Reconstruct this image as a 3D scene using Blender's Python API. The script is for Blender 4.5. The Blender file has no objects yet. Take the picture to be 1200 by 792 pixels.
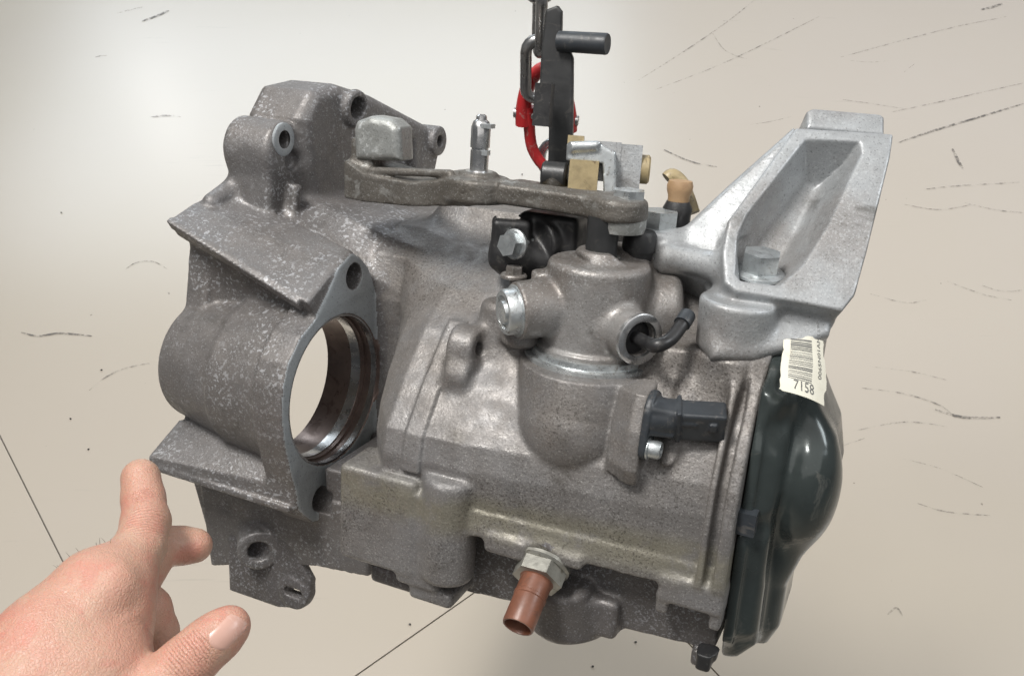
import bpy, bmesh, math, random
import numpy as np
from mathutils import Vector, Matrix

# ------------------------------------------------------------------ camera, world, lights
sc = bpy.context.scene
PITCH = math.radians(48.0)
cd = bpy.data.cameras.new('camera'); cam = bpy.data.objects.new('camera', cd)
sc.collection.objects.link(cam); sc.camera = cam
cam.location = (0.0, -0.36802, 1.15873); cam.rotation_euler = (math.radians(90) - PITCH, 0, 0)
cd.sensor_width = 36.0; cd.lens = 33.0; cd.clip_start = 0.01; cd.clip_end = 200

world = bpy.data.worlds.new('World'); sc.world = world; world.use_nodes = True
bg = world.node_tree.nodes['Background']
bg.inputs[0].default_value = (0.92, 0.96, 1.0, 1); bg.inputs[1].default_value = 0.14

def area(name, loc, target, sx, sy, power, col):
    l = bpy.data.lights.new(name, 'AREA'); l.shape = 'RECTANGLE'; l.size = sx; l.size_y = sy
    l.energy = power; l.color = col
    o = bpy.data.objects.new(name, l); sc.collection.objects.link(o); o.location = loc
    o.rotation_euler = (Vector(target) - Vector(loc)).to_track_quat('-Z', 'Y').to_euler()
    return o
area('ceiling_light_key', (-0.55, 0.05, 2.3), (0.0, 0.0, 0.7), 0.5, 0.35, 39, (1.0, 0.97, 0.93))
area('overhead_fill', (0.1, -0.9, 2.9), (0.1, -0.9, 0.0), 4.6, 3.4, 52, (1.0, 0.97, 0.94))  # added overhead fill, stands in for ambient light from above
area('ceiling_light_back', (-1.25, 5.3, 2.7), (-1.25, 5.3, 0.0), 4.2, 3.2, 245, (0.84, 0.93, 1.0))
area('side_rim_light', (2.4, 0.2, 2.5), (0.0, 0.0, 0.6), 1.2, 0.5, 30, (0.93, 0.97, 1.0))  # added light from the right that rims the gearbox, no known fixture
area('far_ceiling_fill', (3.2, 4.9, 2.7), (3.2, 4.9, 0.0), 4.4, 4.6, 105, (1.0, 0.95, 0.97))  # added panel in place of the white ceiling, brightens the floor at right
pl = bpy.data.lights.new('bulb', 'POINT'); pl.energy = 9; pl.shadow_soft_size = 0.06; pl.color = (1, 0.98, 0.95)
po = bpy.data.objects.new('bulb', pl); sc.collection.objects.link(po); po.location = (-2.31, 4.93, 2.5)

sc.view_settings.view_transform = 'Standard'; sc.view_settings.look = 'None'
sc.view_settings.exposure = -0.18; sc.view_settings.gamma = 1.0; sc.view_settings.use_curve_mapping = False
sc.render.engine = 'CYCLES'

# ------------------------------------------------------------------ small helpers
C = sc.collection
MM = 0.001
def link(name, me, mat=None, parent=None):
    o = bpy.data.objects.new(name, me); C.objects.link(o)
    if mat is not None:
        me.materials.clear(); me.materials.append(mat)
    if parent is not None: o.parent = parent
    return o
def tag(o, label=None, cat=None, group=None, kind=None):
    if label: o['label'] = label
    if cat: o['category'] = cat
    if group: o['group'] = group
    if kind: o['kind'] = kind
    return o
V = lambda p: np.array(p, float)
def unit(v):
    v = V(v); return v / np.linalg.norm(v)
def frame_of(n, up=(0, 1, 0)):
    n = unit(n); u = V(up)
    if abs(n @ u) > .97: u = V((1, 0, 0))
    e1 = unit(np.cross(u, n)); e2 = np.cross(n, e1)
    return e1, e2, n

# ------------------------------------------------------------------ materials
class NT:
    def __init__(s, name):
        s.m = bpy.data.materials.new(name); s.m.use_nodes = True
        s.t = s.m.node_tree; s.b = s.t.nodes['Principled BSDF']
        s.co = s.n('ShaderNodeTexCoord').outputs['Object']
    def n(s, typ, **kw):
        x = s.t.nodes.new(typ)
        for k, v in kw.items(): setattr(x, k, v)
        return x
    def l(s, a, b): s.t.links.new(a, b)
    def noise(s, scale, detail=4, rough=.55, dist=0.0, vec=None, stretch=None):
        x = s.n('ShaderNodeTexNoise'); x.inputs['Scale'].default_value = scale
        x.inputs['Detail'].default_value = detail; x.inputs['Roughness'].default_value = rough
        x.inputs['Distortion'].default_value = dist
        v = vec or s.co
        if stretch:
            mp = s.n('ShaderNodeMapping'); mp.inputs['Scale'].default_value = stretch
            if len(stretch) == 3: s.l(v, mp.inputs['Vector'])
            v = mp.outputs[0]
        s.l(v, x.inputs['Vector']); return x.outputs['Fac']
    def ramp(s, fac, lo, hi, a=0.0, b=1.0):
        x = s.n('ShaderNodeMapRange'); x.inputs[1].default_value = lo; x.inputs[2].default_value = hi
        x.inputs[3].default_value = a; x.inputs[4].default_value = b; x.interpolation_type = 'SMOOTHSTEP'
        s.l(fac, x.inputs[0]); return x.outputs[0]
    def mix(s, fac, a, b):
        x = s.n('ShaderNodeMix', data_type='RGBA')
        if isinstance(fac, (int, float)): x.inputs[0].default_value = fac
        else: s.l(fac, x.inputs[0])
        for i, c in ((6, a), (7, b)):
            if isinstance(c, tuple): x.inputs[i].default_value = c + (1,)
            else: s.l(c, x.inputs[i])
        return x.outputs[2]
    def math(s, op, a, b=None):
        x = s.n('ShaderNodeMath', operation=op)
        for i, c in ((0, a), (1, b)):
            if c is None: continue
            if isinstance(c, (int, float)): x.inputs[i].default_value = c
            else: s.l(c, x.inputs[i])
        return x.outputs[0]
    def bump(s, h, strength, dist=0.001, prev=None):
        x = s.n('ShaderNodeBump'); x.inputs['Strength'].default_value = strength; x.inputs['Distance'].default_value = dist
        s.l(h, x.inputs['Height'])
        if prev is not None: s.l(prev, x.inputs['Normal'])
        return x.outputs[0]
    def done(s, col, rough, metal=0.0, normal=None, **kw):
        for k, c in (('Base Color', col), ('Roughness', rough), ('Metallic', metal)):
            if isinstance(c, tuple): s.b.inputs[k].default_value = c + (1,)
            elif isinstance(c, (int, float)): s.b.inputs[k].default_value = c
            else: s.l(c, s.b.inputs[k])
        if normal is not None: s.l(normal, s.b.inputs['Normal'])
        for k, v in kw.items(): s.b.inputs[k.replace('_', ' ')].default_value = v
        return s.m

def cast_alu(name, grey, brown, fleck, fleck_amt=.5, stain=None, dirt=(0.05, .045, .035), dirt_amt=.45, metal=.35, rough=.5, bump=.25, brown_amt=.5, fleck_scale=190):
    s = NT(name)
    big = s.noise(14, 5, .6); mid = s.noise(60, 5, .65, .4)
    c = s.mix(s.math('MULTIPLY', s.ramp(big, .38, .62), brown_amt), grey, brown)
    c = s.mix(s.math('MULTIPLY', s.ramp(mid, .35, .75), .35), c, tuple(x * .62 for x in grey))
    fl = s.noise(fleck_scale * 2.6, 2, .55, .35)
    fm = s.math('MULTIPLY', s.ramp(fl, .55, .63), s.ramp(s.noise(20, 5, .7), .40, .60))
    fm = s.math('MULTIPLY', fm, fleck_amt)
    c = s.mix(fm, c, fleck)
    pits = s.ramp(s.noise(900, 2, .5), .60, .70)
    c = s.mix(s.math('MULTIPLY', pits, .45), c, dirt)
    pale = s.ramp(s.noise(1050, 2, .5, .3), .60, .68)
    c = s.mix(s.math('MULTIPLY', pale, .35), c, fleck)
    ds = s.math('MULTIPLY', s.ramp(s.noise(30, 6, .7, .6), .56, .74), dirt_amt)
    c = s.mix(ds, c, dirt)
    if stain:
        sx = s.n('ShaderNodeSeparateXYZ'); s.l(s.co, sx.inputs[0])
        up_ = s.ramp(sx.outputs['Y'], -.100, -.086); dn_ = s.ramp(sx.outputs['Y'], -.078, -.066, 1, 0)
        band = s.math('MULTIPLY', s.math('MULTIPLY', up_, dn_), s.ramp(s.noise(40, 5, .65), .3, .55))
        c = s.mix(s.math('MULTIPLY', band, .55), c, stain)
        dust = s.math('MULTIPLY', s.ramp(sx.outputs['Y'], -.062, -.022), s.ramp(s.noise(34, 6, .7), .32, .6))
        c = s.mix(s.math('MULTIPLY', dust, .38), c, (.165, .142, .120))
        soot = s.math('MULTIPLY', s.ramp(s.noise(780, 3, .6), .54, .62), s.ramp(s.noise(16, 4, .6), .42, .62))
        c = s.mix(s.math('MULTIPLY', soot, .6), c, (.035, .03, .025))
    r = s.ramp(s.noise(90, 4, .6), .3, .7, rough - .1, rough + .14)
    nb = s.bump(s.noise(420, 4, .6), bump, .0012)
    nb = s.bump(s.noise(70, 3, .5), bump * .5, .004, nb)
    nb = s.bump(fl, bump * .6, .0008, nb)
    return s.done(c, r, metal, nb)

def painted(name, col, rough=.35, metal=0.0, wear=None, wear_amt=.0, bump=.05, var=.25, scale=120):
    s = NT(name)
    k = s.noise(scale, 5, .65)
    c = s.mix(s.math('MULTIPLY', s.ramp(k, .35, .7), var), col, tuple(x * .45 for x in col))
    if wear:
        c = s.mix(s.math('MULTIPLY', s.ramp(s.noise(scale * 1.3, 5, .7, .8), .56, .66), wear_amt), c, wear)
    r = s.ramp(s.noise(scale * .8, 4, .6), .3, .7, max(.05, rough - .1), rough + .15)
    return s.done(c, r, metal, s.bump(s.noise(scale * 4, 3, .5), bump, .0006))

M = {}
M['bell'] = cast_alu('cast_aluminium_flecked', (.160, .154, .153), (.140, .124, .112), (.47, .48, .50), .56, fleck_scale=165)
M['case'] = cast_alu('cast_aluminium_dusty', (.192, .188, .188), (.165, .150, .138), (.50, .49, .47), .22, dirt_amt=.6, fleck_scale=280, brown_amt=.5, stain=(.20, .185, .125), metal=.35, rough=.5, bump=.28)
M['lower'] = cast_alu('cast_aluminium_dark', (.125, .118, .118), (.13, .118, .108), (.42, .43, .46), .5, fleck_scale=200)
M['tower'] = cast_alu('cast_aluminium_tower', (.27, .265, .26), (.15, .13, .115), (.50, .51, .51), .35, dirt_amt=.6, metal=.4, rough=.45, brown_amt=.85, fleck_scale=260)
M['bracket'] = cast_alu('cast_aluminium_bracket', (.36, .375, .385), (.25, .235, .225), (.55, .57, .58), .26, dirt_amt=.6, metal=.4, rough=.46, bump=.2, brown_amt=.8, fleck_scale=220)
M['flange'] = cast_alu('machined_flange_face', (.36, .39, .41), (.30, .315, .32), (.50, .52, .53), .2, dirt_amt=.3, metal=.3, rough=.45, bump=.08, fleck_scale=260)
M['bore'] = painted('machined_bore', (.22, .165, .145), .34, .6, (.09, .055, .042), .6, .05, .6, 50)
M['ring'] = painted('turned_steel', (.66, .66, .66), .2, .95, (.30, .25, .21), .2, .04, .3, 90)
M['lever'] = cast_alu('oily_cast_iron', (.125, .116, .104), (.060, .050, .038), (.40, .41, .40), .30, dirt=(.03, .025, .018), dirt_amt=.8, metal=.3, rough=.45, bump=.4, fleck_scale=40)
M['weight'] = cast_alu('worn_cast_weight', (.33, .34, .33), (.15, .135, .105), (.62, .64, .64), .7, dirt=(.05, .042, .028), dirt_amt=.75, metal=.5, rough=.4, fleck_scale=110)
M['steel'] = painted('zinc_steel', (.56, .59, .60), .32, .8, (.16, .14, .115), .75, .08, .35, 160)
M['bolt'] = painted('bolt_steel', (.50, .53, .54), .36, .8, (.20, .19, .17), .45, .08, .3, 260)
M['nut'] = painted('pale_plated_nut', (.34, .335, .30), .42, .5, (.13, .115, .085), .8, .2, .6, 110)
M['black'] = painted('black_plastic', (.018, .018, .019), .42, 0, (.10, .095, .085), .35, .1, .2, 140)
M['blackmetal'] = painted('black_coated_steel', (.035, .036, .037), .42, .3, (.12, .11, .10), .25, .06, .3, 90)
M['grey_plastic'] = painted('dark_grey_plastic', (.030, .035, .041), .45, 0, (.12, .11, .10), .45, .1, .4, 90)
M['cover'] = painted('black_painted_sheet', (.046, .056, .055), .19, .3, (.12, .122, .112), .75, .02, .45, 26)
M['cream'] = painted('greasy_cream_plastic', (.32, .255, .14), .45, 0, (.10, .07, .035), .8, .3, .6, 90)
M['tan'] = painted('tan_plastic', (.34, .22, .12), .5, 0, (.25, .15, .08), .4, .1, .3, 120)
M['orange'] = painted('brown_orange_plastic', (.185, .075, .045), .38, 0, (.10, .055, .04), .6, .12, .5, 70)
M['orange_in'] = painted('brown_plastic_inner', (.13, .035, .018), .4)
M['red'] = painted('red_powder_coat', (.42, .022, .025), .38, 0, (.35, .27, .24), .55, .05, .35, 120)
M['chain'] = painted('chain_steel', (.34, .34, .34), .32, .9, (.10, .09, .08), .5, .05, .4, 140)
M['grease'] = painted('dark_grease', (.022, .018, .012), .3, 0, (.06, .05, .03), .5, .3, .4, 200)
M['paper'] = painted('label_paper', (.70, .68, .58), .6, 0, (.55, .50, .38), .35, .03, .12, 60)
M['ink'] = painted('label_ink', (.13, .13, .125), .6)
M['skin'] = None

# ------------------------------------------------------------------ floor
def floor_mat():
    s = NT('glossy_floor_tile')
    big = s.noise(1.6, 4, .55); fine = s.noise(5, 3, .5)
    c = s.mix(s.ramp(big, .15, .85), (.515, .460, .375), (.525, .470, .405))
    c = s.mix(s.math('MULTIPLY', fine, .45), c, (.485, .430, .355))
    st = s.n('ShaderNodeMapping'); st.inputs['Scale'].default_value = (5, 60, 1); st.inputs['Rotation'].default_value = (0, 0, .25)
    s.l(s.co, st.inputs['Vector'])
    sn = s.noise(1.0, 6, .7, .8, vec=st.outputs[0])
    msk = s.ramp(s.noise(2.2, 3, .6), .5, .66)
    c = s.mix(s.math('MULTIPLY', s.math('MULTIPLY', s.ramp(sn, .60, .74), msk), .30), c, (.22, .20, .18))
    sp = s.ramp(s.noise(75, 2, .5), .77, .79)
    c = s.mix(s.math('MULTIPLY', sp, .6), c, (.14, .12, .10))
    r = .26
    return s.done(c, r, 0.0, None, Specular_IOR_Level=.75)
M['floor'] = floor_mat()
M['grout'] = painted('dark_grout', (.23, .21, .185), .8)
M['scuff'] = painted('rubber_scuff', (.07, .065, .06), .7)
def scuff_mat(name, dens):
    s = NT(name)
    n1 = s.noise(70, 6, .75); a = s.ramp(n1, dens, dens + .30, 0, .9 if dens < .4 else .68)
    s.l(a, s.b.inputs['Alpha'])
    return s.done((.13, .12, .11), .6)
M['scuff'] = scuff_mat('rubber_scuff', .36); M['scuff2'] = scuff_mat('faint_rubber_scuff', .41)

def quad_sheet(name, pts, z, mat, parent=None):
    me = bpy.data.meshes.new(name)
    me.from_pydata([(x, y, z) for x, y in pts], [], [tuple(range(len(pts)))]); me.update()
    return link(name, me, mat, parent)
floor = quad_sheet('floor', [(-12, -8), (12, -8), (12, 14), (-12, 14)], -0.004, M['grout'])
tag(floor, 'cream glossy tiled floor with dark joints and rubber scuffs', kind='structure')
# tiles: frame along the joints; d = along the long joints, e = across
dv = unit((0.6115, -0.7912, 0)); ev = unit((0.7912, 0.6115, 0))
def tile(corners):
    # corners in joint coordinates (d, e); pulled in by half a joint
    n = len(corners); g = .0010; P = [V(c) for c in corners]; pts = []
    ar = sum(P[i][0] * P[(i + 1) % n][1] - P[(i + 1) % n][0] * P[i][1] for i in range(n)); sg = 1 if ar > 0 else -1
    for i in range(n):
        u0 = unit(np.append(P[i] - P[i - 1], 0)); u1 = unit(np.append(P[(i + 1) % n] - P[i], 0))
        n0 = V((-u0[1], u0[0])) * sg; n1 = V((-u1[1], u1[0])) * sg
        pts.append(P[i] + (n0 + n1) * g)
    bm = bmesh.new()
    rows = [[bm.verts.new(Vector(tuple((dv * d + ev * e)[:2]) + (z,))) for d, e in pts] for z in (0.0, -0.0035)]
    bm.faces.new(rows[0]); bm.faces.new(rows[1][::-1])
    for i in range(n): bm.faces.new((rows[0][i], rows[1][i], rows[1][(i + 1) % n], rows[0][(i + 1) % n]))
    bmesh.ops.recalc_face_normals(bm, faces=bm.faces[:])
    me = bpy.data.meshes.new('tile'); bm.to_mesh(me); bm.free()
    return link('tile', me, M['floor'], floor)
E1, E3, D2 = -0.3245, 0.2700, -0.2035
tile([(-12, -9), (8, -9), (8, E1), (-12, E1)])
tile([(D2, E1), (8, E1), (8, E3), (D2, E3)])
tile([(-12, E1), (D2, E1), (D2, E3), (8, E3), (8, 9), (-12, 9)])

def scuff(pts, w, mat):
    P2 = [V((p[0], p[1], 0)) for p in pts]
    vs, fs = [], []
    # subdivide with Catmull-Rom
    out = []
    n = len(P2)
    for i in range(n - 1):
        p0 = P2[max(i - 1, 0)]; p1 = P2[i]; p2 = P2[i + 1]; p3 = P2[min(i + 2, n - 1)]
        for k in range(8):
            t = k / 8
            out.append(.5 * (2 * p1 + (p2 - p0) * t + (2 * p0 - 5 * p1 + 4 * p2 - p3) * t * t + (3 * p1 - p0 - 3 * p2 + p3) * t ** 3))
    out.append(P2[-1])
    for i, p in enumerate(out):
        tg = out[min(i + 1, len(out) - 1)] - out[max(i - 1, 0)]
        nn = unit((-tg[1], tg[0], 0)); ww = w * (.25 + .75 * math.sin(math.pi * (i + .6) / (len(out) + .2)) ** .6)
        vs += [tuple(p + nn * ww / 2 + V((0, 0, .0012))), tuple(p - nn * ww / 2 + V((0, 0, .0012)))]
        if i: fs.append((2 * i - 2, 2 * i - 1, 2 * i + 1, 2 * i))
    me = bpy.data.meshes.new('scuff_mark'); me.from_pydata(vs, [], fs); me.update()
    return link('scuff_mark', me, mat, floor)
SC = [
    ([(0.788, 1.210), (0.865, 1.248), (0.968, 1.293), (1.095, 1.349)], .008, 'scuff'),
    ([(0.805, 1.318), (0.916, 1.355), (1.123, 1.427)], .006, 'scuff2'),
    ([(0.308, 1.187), (0.358, 1.148), (0.407, 1.131)], .006, 'scuff'),
    ([(0.278, 1.437), (0.390, 1.552), (0.507, 1.680), (0.598, 1.793)], .006, 'scuff2'),
    ([(0.312, 1.401), (0.460, 1.495), (0.593, 1.596), (0.737, 1.711)], .005, 'scuff2'),
    ([(0.470, 1.634), (0.489, 1.559), (0.532, 1.523)], .004, 'scuff2'),
    ([(0.746, 1.531), (0.890, 1.596), (1.050, 1.664), (1.188, 1.711)], .006, 'scuff2'),
    ([(1.137, 1.744), (1.168, 1.756), (1.197, 1.772)], .012, 'scuff'),
    ([(0.893, 1.190), (0.892, 1.153), (0.893, 1.126)], .009, 'scuff'),
    ([(0.802, 1.062), (0.879, 1.073), (0.998, 1.083)], .006, 'scuff2'),
    ([(0.863, 1.021), (0.913, 1.001), (0.964, 0.992)], .005, 'scuff2'),
    ([(0.747, 1.016), (0.808, 1.001), (0.877, 1.016)], .004, 'scuff2'),
    ([(0.764, 0.808), (0.814, 0.777), (0.860, 0.762)], .006, 'scuff2'),
    ([(0.821, 0.798), (0.853, 0.783), (0.890, 0.787)], .004, 'scuff2'),
    ([(0.621, 0.777), (0.675, 0.756), (0.713, 0.762)], .004, 'scuff2'),
    ([(0.657, 0.525), (0.698, 0.510), (0.753, 0.510)], .007, 'scuff'),
    ([(0.554, 0.568), (0.619, 0.556), (0.666, 0.534), (0.684, 0.509)], .005, 'scuff2'),
    ([(0.579, 0.612), (0.645, 0.601), (0.694, 0.584)], .004, 'scuff2'),
    ([(0.521, 0.484), (0.603, 0.501), (0.666, 0.492)], .004, 'scuff2'),
    ([(0.581, 0.356), (0.619, 0.342), (0.678, 0.336)], .004, 'scuff2'),
    ([(0.493, 0.187), (0.507, 0.196), (0.512, 0.184)], .005, 'scuff2'),
    ([(-0.951, 1.727), (-0.920, 1.744), (-0.896, 1.756)], .010, 'scuff2'),
    ([(-0.882, 1.688), (-0.856, 1.711), (-0.830, 1.739)], .013, 'scuff'),
    ([(-0.946, 1.531), (-0.932, 1.538), (-0.921, 1.538)], .010, 'scuff2'),
    ([(-0.819, 0.687), (-0.788, 0.679), (-0.754, 0.685), (-0.699, 0.679)], .006, 'scuff'),
    ([(-0.668, 0.563), (-0.649, 0.591), (-0.620, 0.610), (-0.566, 0.625)], .005, 'scuff2'),
    ([(-0.689, 0.834), (-0.672, 0.856), (-0.642, 0.858), (-0.613, 0.839)], .005, 'scuff2'),
    ([(-0.762, 1.299), (-0.727, 1.305), (-0.697, 1.299)], .010, 'scuff2'),
]
for p, w, m in SC: scuff(p, w * (.75 if m == 'scuff' else .6), M[m])
random.seed(11)
for k in range(13):                                   # short faint scuffs by the wheel tracks
    x = random.uniform(.35, 1.15); y = random.uniform(.30, 2.2); L = random.uniform(.03, .14); t = random.gauss(.25, .45)
    scuff([(x, y), (x + L * .5 * math.cos(t), y + L * .5 * math.sin(t) + random.gauss(0, .006)), (x + L * math.cos(t), y + L * math.sin(t))], random.uniform(.001, .003), M['scuff2'])
def grit(x, y, r):
    bm = bmesh.new()
    bmesh.ops.create_icosphere(bm, subdivisions=1, radius=r)
    for v in bm.verts: v.co.z *= .35; v.co += Vector((x, y, r * .3 + .001))
    me = bpy.data.meshes.new('speck'); bm.to_mesh(me); bm.free(); link('speck', me, M['grease'], floor)
for p in [(-0.680, 0.507), (-0.635, 0.450), (-0.850, 0.992), (0.020, 1.107), (0.159, 0.149), (0.102, 0.117), (-0.133, 0.173), (-0.661, 0.605)]:
    grit(p[0], p[1], .0018)

# ------------------------------------------------------------------ SDF modeller (mm, gearbox axes: a = shaft, b = selector, c = front)
F32 = np.float32
class Field:
    def __init__(s, lo, hi, h):
        s.lo = V(lo); s.h = h; s.n = np.ceil((V(hi) - s.lo) / h).astype(int) + 1
        s.d = np.full(s.n, 50.0, F32); s.g = np.zeros(s.n, np.int8)
    def sub(s, lo, hi, pad):
        i0 = np.clip(np.floor((V(lo) - pad - s.lo) / s.h).astype(int), 0, s.n)
        i1 = np.clip(np.ceil((V(hi) + pad - s.lo) / s.h).astype(int) + 1, 0, s.n)
        if (i1 <= i0).any(): return None
        sl = tuple(slice(a, b) for a, b in zip(i0, i1))
        ax = [(s.lo[k] + s.h * np.arange(i0[k], i1[k])).astype(F32) for k in range(3)]
        return sl, ax[0][:, None, None], ax[1][None, :, None], ax[2][None, None, :]
    def add(s, prim, k=4.0, g=0):
        fn, lo, hi = prim; r = s.sub(lo, hi, k + 2 * s.h)
        if r is None: return
        sl, X, Y, Z = r; e = fn(X, Y, Z); d = s.d[sl]
        m = e < d; s.g[sl][m] = g
        if k > 0:
            q = np.maximum(k - np.abs(d - e), 0) / k
            s.d[sl] = np.minimum(d, e) - q * q * k * .25
        else: s.d[sl] = np.minimum(d, e)
    def cut(s, prim, k=1.0, g=None):
        fn, lo, hi = prim; r = s.sub(lo, hi, k + 2 * s.h)
        if r is None: return
        sl, X, Y, Z = r; e = -fn(X, Y, Z); d = s.d[sl]
        if g is not None: s.g[sl][e > d - .01] = g
        if k > 0:
            q = np.maximum(k - np.abs(d - e), 0) / k
            s.d[sl] = np.maximum(d, e) + q * q * k * .25
        else: s.d[sl] = np.maximum(d, e)
    def mesh(s, smooth=1):
        D = s.d; D[0] = D[-1] = 9; D[:, 0] = D[:, -1] = 9; D[:, :, 0] = D[:, :, -1] = 9
        ins = D < 0; nx, ny, nz = D.shape
        cnt = np.zeros((nx - 1, ny - 1, nz - 1), np.int8)
        off = [(i, j, k) for i in (0, 1) for j in (0, 1) for k in (0, 1)]
        sh = lambda a, o: a[o[0]:nx - 1 + o[0], o[1]:ny - 1 + o[1], o[2]:nz - 1 + o[2]]
        for o in off: cnt += sh(ins, o)
        act = (cnt > 0) & (cnt < 8)
        ix = np.argwhere(act); idx = np.full(cnt.shape, -1, np.int32); idx[act] = np.arange(len(ix))
        cv = [D[ix[:, 0] + o[0], ix[:, 1] + o[1], ix[:, 2] + o[2]] for o in off]
        acc = np.zeros((len(ix), 3)); w = np.zeros(len(ix))
        for a in range(8):
            for b in range(a + 1, 8):
                oa, ob = V(off[a]), V(off[b])
                if np.abs(oa - ob).sum() != 1: continue
                m = (cv[a] < 0) != (cv[b] < 0)
                t = cv[a][m] / (cv[a][m] - cv[b][m])
                acc[m] += oa + (ob - oa) * t[:, None]; w[m] += 1
        vert = s.lo + (ix + acc / w[:, None]) * s.h
        lab = s.g[ix[:, 0], ix[:, 1], ix[:, 2]]
        quads = []
        for ax in range(3):
            o1, o2 = [(1, 2), (2, 0), (0, 1)][ax]
            s0 = [slice(1, -1)] * 3; s1 = [slice(1, -1)] * 3
            s0[ax] = slice(0, -1); s1[ax] = slice(1, None)
            A0 = ins[tuple(s0)]; A1 = ins[tuple(s1)]
            e = np.argwhere(A0 != A1)
            base = e.copy()
            for k in range(3):
                if k != ax: base[:, k] += 1
            flip = A0[e[:, 0], e[:, 1], e[:, 2]]
            def cell(d1, d2):
                q = base.copy(); q[:, o1] -= d1; q[:, o2] -= d2
                return idx[q[:, 0], q[:, 1], q[:, 2]]
            q = np.stack([cell(1, 1), cell(0, 1), cell(0, 0), cell(1, 0)], 1)
            q[~flip] = q[~flip][:, ::-1]
            quads.append(q)
        Q = np.concatenate(quads); Q = Q[(Q >= 0).all(1)]
        for _ in range(smooth):
            sm = np.zeros_like(vert); c2 = np.zeros(len(vert))
            for a, b in ((0, 1), (1, 2), (2, 3), (3, 0)):
                for k in range(3):
                    sm[:, k] += np.bincount(Q[:, a], vert[Q[:, b], k], len(vert)) + np.bincount(Q[:, b], vert[Q[:, a], k], len(vert))
                c2 += np.bincount(Q[:, a], minlength=len(vert)) + np.bincount(Q[:, b], minlength=len(vert))
            vert = .6 * vert + .4 * sm / np.maximum(c2, 1)[:, None]
        return vert, Q, lab

def mesh_np(name, vert, Q, normals=None):
    me = bpy.data.meshes.new(name)
    me.vertices.add(len(vert)); me.vertices.foreach_set('co', (vert).astype(F32).ravel())
    me.loops.add(Q.size); me.loops.foreach_set('vertex_index', Q.astype(np.int32).ravel())
    me.polygons.add(len(Q)); k = Q.shape[1]
    me.polygons.foreach_set('loop_start', np.arange(0, Q.size, k, dtype=np.int32))
    me.polygons.foreach_set('use_smooth', np.ones(len(Q), bool))
    me.update(calc_edges=True); me.validate()
    if normals is not None: me.normals_split_custom_set_from_vertices([tuple(x) for x in normals])
    return me
def vnormals(vert, Q):
    d1 = vert[Q[:, 2]] - vert[Q[:, 0]]; d2 = vert[Q[:, 3]] - vert[Q[:, 1]]
    n = np.cross(d1, d2); o = np.zeros_like(vert)
    for c in range(4):
        for k in range(3): o[:, k] += np.bincount(Q[:, c], n[:, k], len(vert))
    return o / np.maximum(np.linalg.norm(o, axis=1), 1e-9)[:, None]
def field_object(f, name, mat, parent, smooth=1, scale=MM):
    v, Q, _ = f.mesh(smooth)
    return link(name, mesh_np(name, v * scale, Q), mat, parent)

def bb(pts, r):
    p = V(pts); return p.min(0) - r, p.max(0) + r
def rnd(dr, da, rd):
    a = dr + rd; b = da + rd
    return np.minimum(np.maximum(a, b), 0) + np.sqrt(np.maximum(a, 0) ** 2 + np.maximum(b, 0) ** 2) - rd
def cyl(p, q, r0, r1=None, rd=1.0):
    r1 = r0 if r1 is None else r1; p = V(p); q = V(q); L = np.linalg.norm(q - p); n = (q - p) / L
    cs = L / math.hypot(L, r1 - r0)
    def fn(X, Y, Z):
        x, y, z = X - p[0], Y - p[1], Z - p[2]
        t = x * n[0] + y * n[1] + z * n[2]
        rho = np.sqrt(np.maximum(x * x + y * y + z * z - t * t, 0))
        dr = (rho - (r0 + (r1 - r0) * t / L)) * cs
        return rnd(dr, np.maximum(-t, t - L), rd).astype(F32)
    lo, hi = bb([p, q], max(r0, r1)); return fn, lo, hi
def cone(p, q, r0, r1=None):
    r1 = r0 if r1 is None else r1; p = V(p); q = V(q); d = q - p; L2 = d @ d
    def fn(X, Y, Z):
        x, y, z = X - p[0], Y - p[1], Z - p[2]
        t = np.clip((x * d[0] + y * d[1] + z * d[2]) / L2, 0, 1)
        return (np.sqrt((x - t * d[0]) ** 2 + (y - t * d[1]) ** 2 + (z - t * d[2]) ** 2) - (r0 + (r1 - r0) * t)).astype(F32)
    lo, hi = bb([p, q], max(r0, r1)); return fn, lo, hi
def ell(c, r):
    c = V(c); r = V(r)
    def fn(X, Y, Z):
        k = np.sqrt(((X - c[0]) / r[0]) ** 2 + ((Y - c[1]) / r[1]) ** 2 + ((Z - c[2]) / r[2]) ** 2)
        return ((k - 1) * r.min()).astype(F32)
    return fn, c - r, c + r
def box(c, half, axes=None, rd=2.0):
    c = V(c); half = V(half); E = np.eye(3) if axes is None else V(axes)
    def fn(X, Y, Z):
        x, y, z = X - c[0], Y - c[1], Z - c[2]
        q = [np.abs(x * E[i][0] + y * E[i][1] + z * E[i][2]) - half[i] + rd for i in range(3)]
        return (np.sqrt(sum(np.maximum(k, 0) ** 2 for k in q)) + np.minimum(np.maximum(np.maximum(q[0], q[1]), q[2]), 0) - rd).astype(F32)
    ext = sum(np.abs(E[i]) * half[i] for i in range(3))
    return fn, c - ext, c + ext
def poly2(u, v, P):
    n = len(P); d = None; sgn = None
    for i in range(n):
        ax, ay = P[i]; bx, by = P[i - 1]
        ex, ey = bx - ax, by - ay; wx, wy = u - ax, v - ay
        t = np.clip((wx * ex + wy * ey) / (ex * ex + ey * ey + 1e-6), 0, 1)
        dd = (wx - ex * t) ** 2 + (wy - ey * t) ** 2
        c1 = v >= ay; c2 = v < by; c3 = ex * wy > ey * wx
        fl = (c1 & c2 & c3) | (~c1 & ~c2 & ~c3)
        if d is None: d = dd; sgn = fl
        else: d = np.minimum(d, dd); sgn = sgn ^ fl
    d = np.sqrt(d); return np.where(sgn, -d, d)
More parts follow.
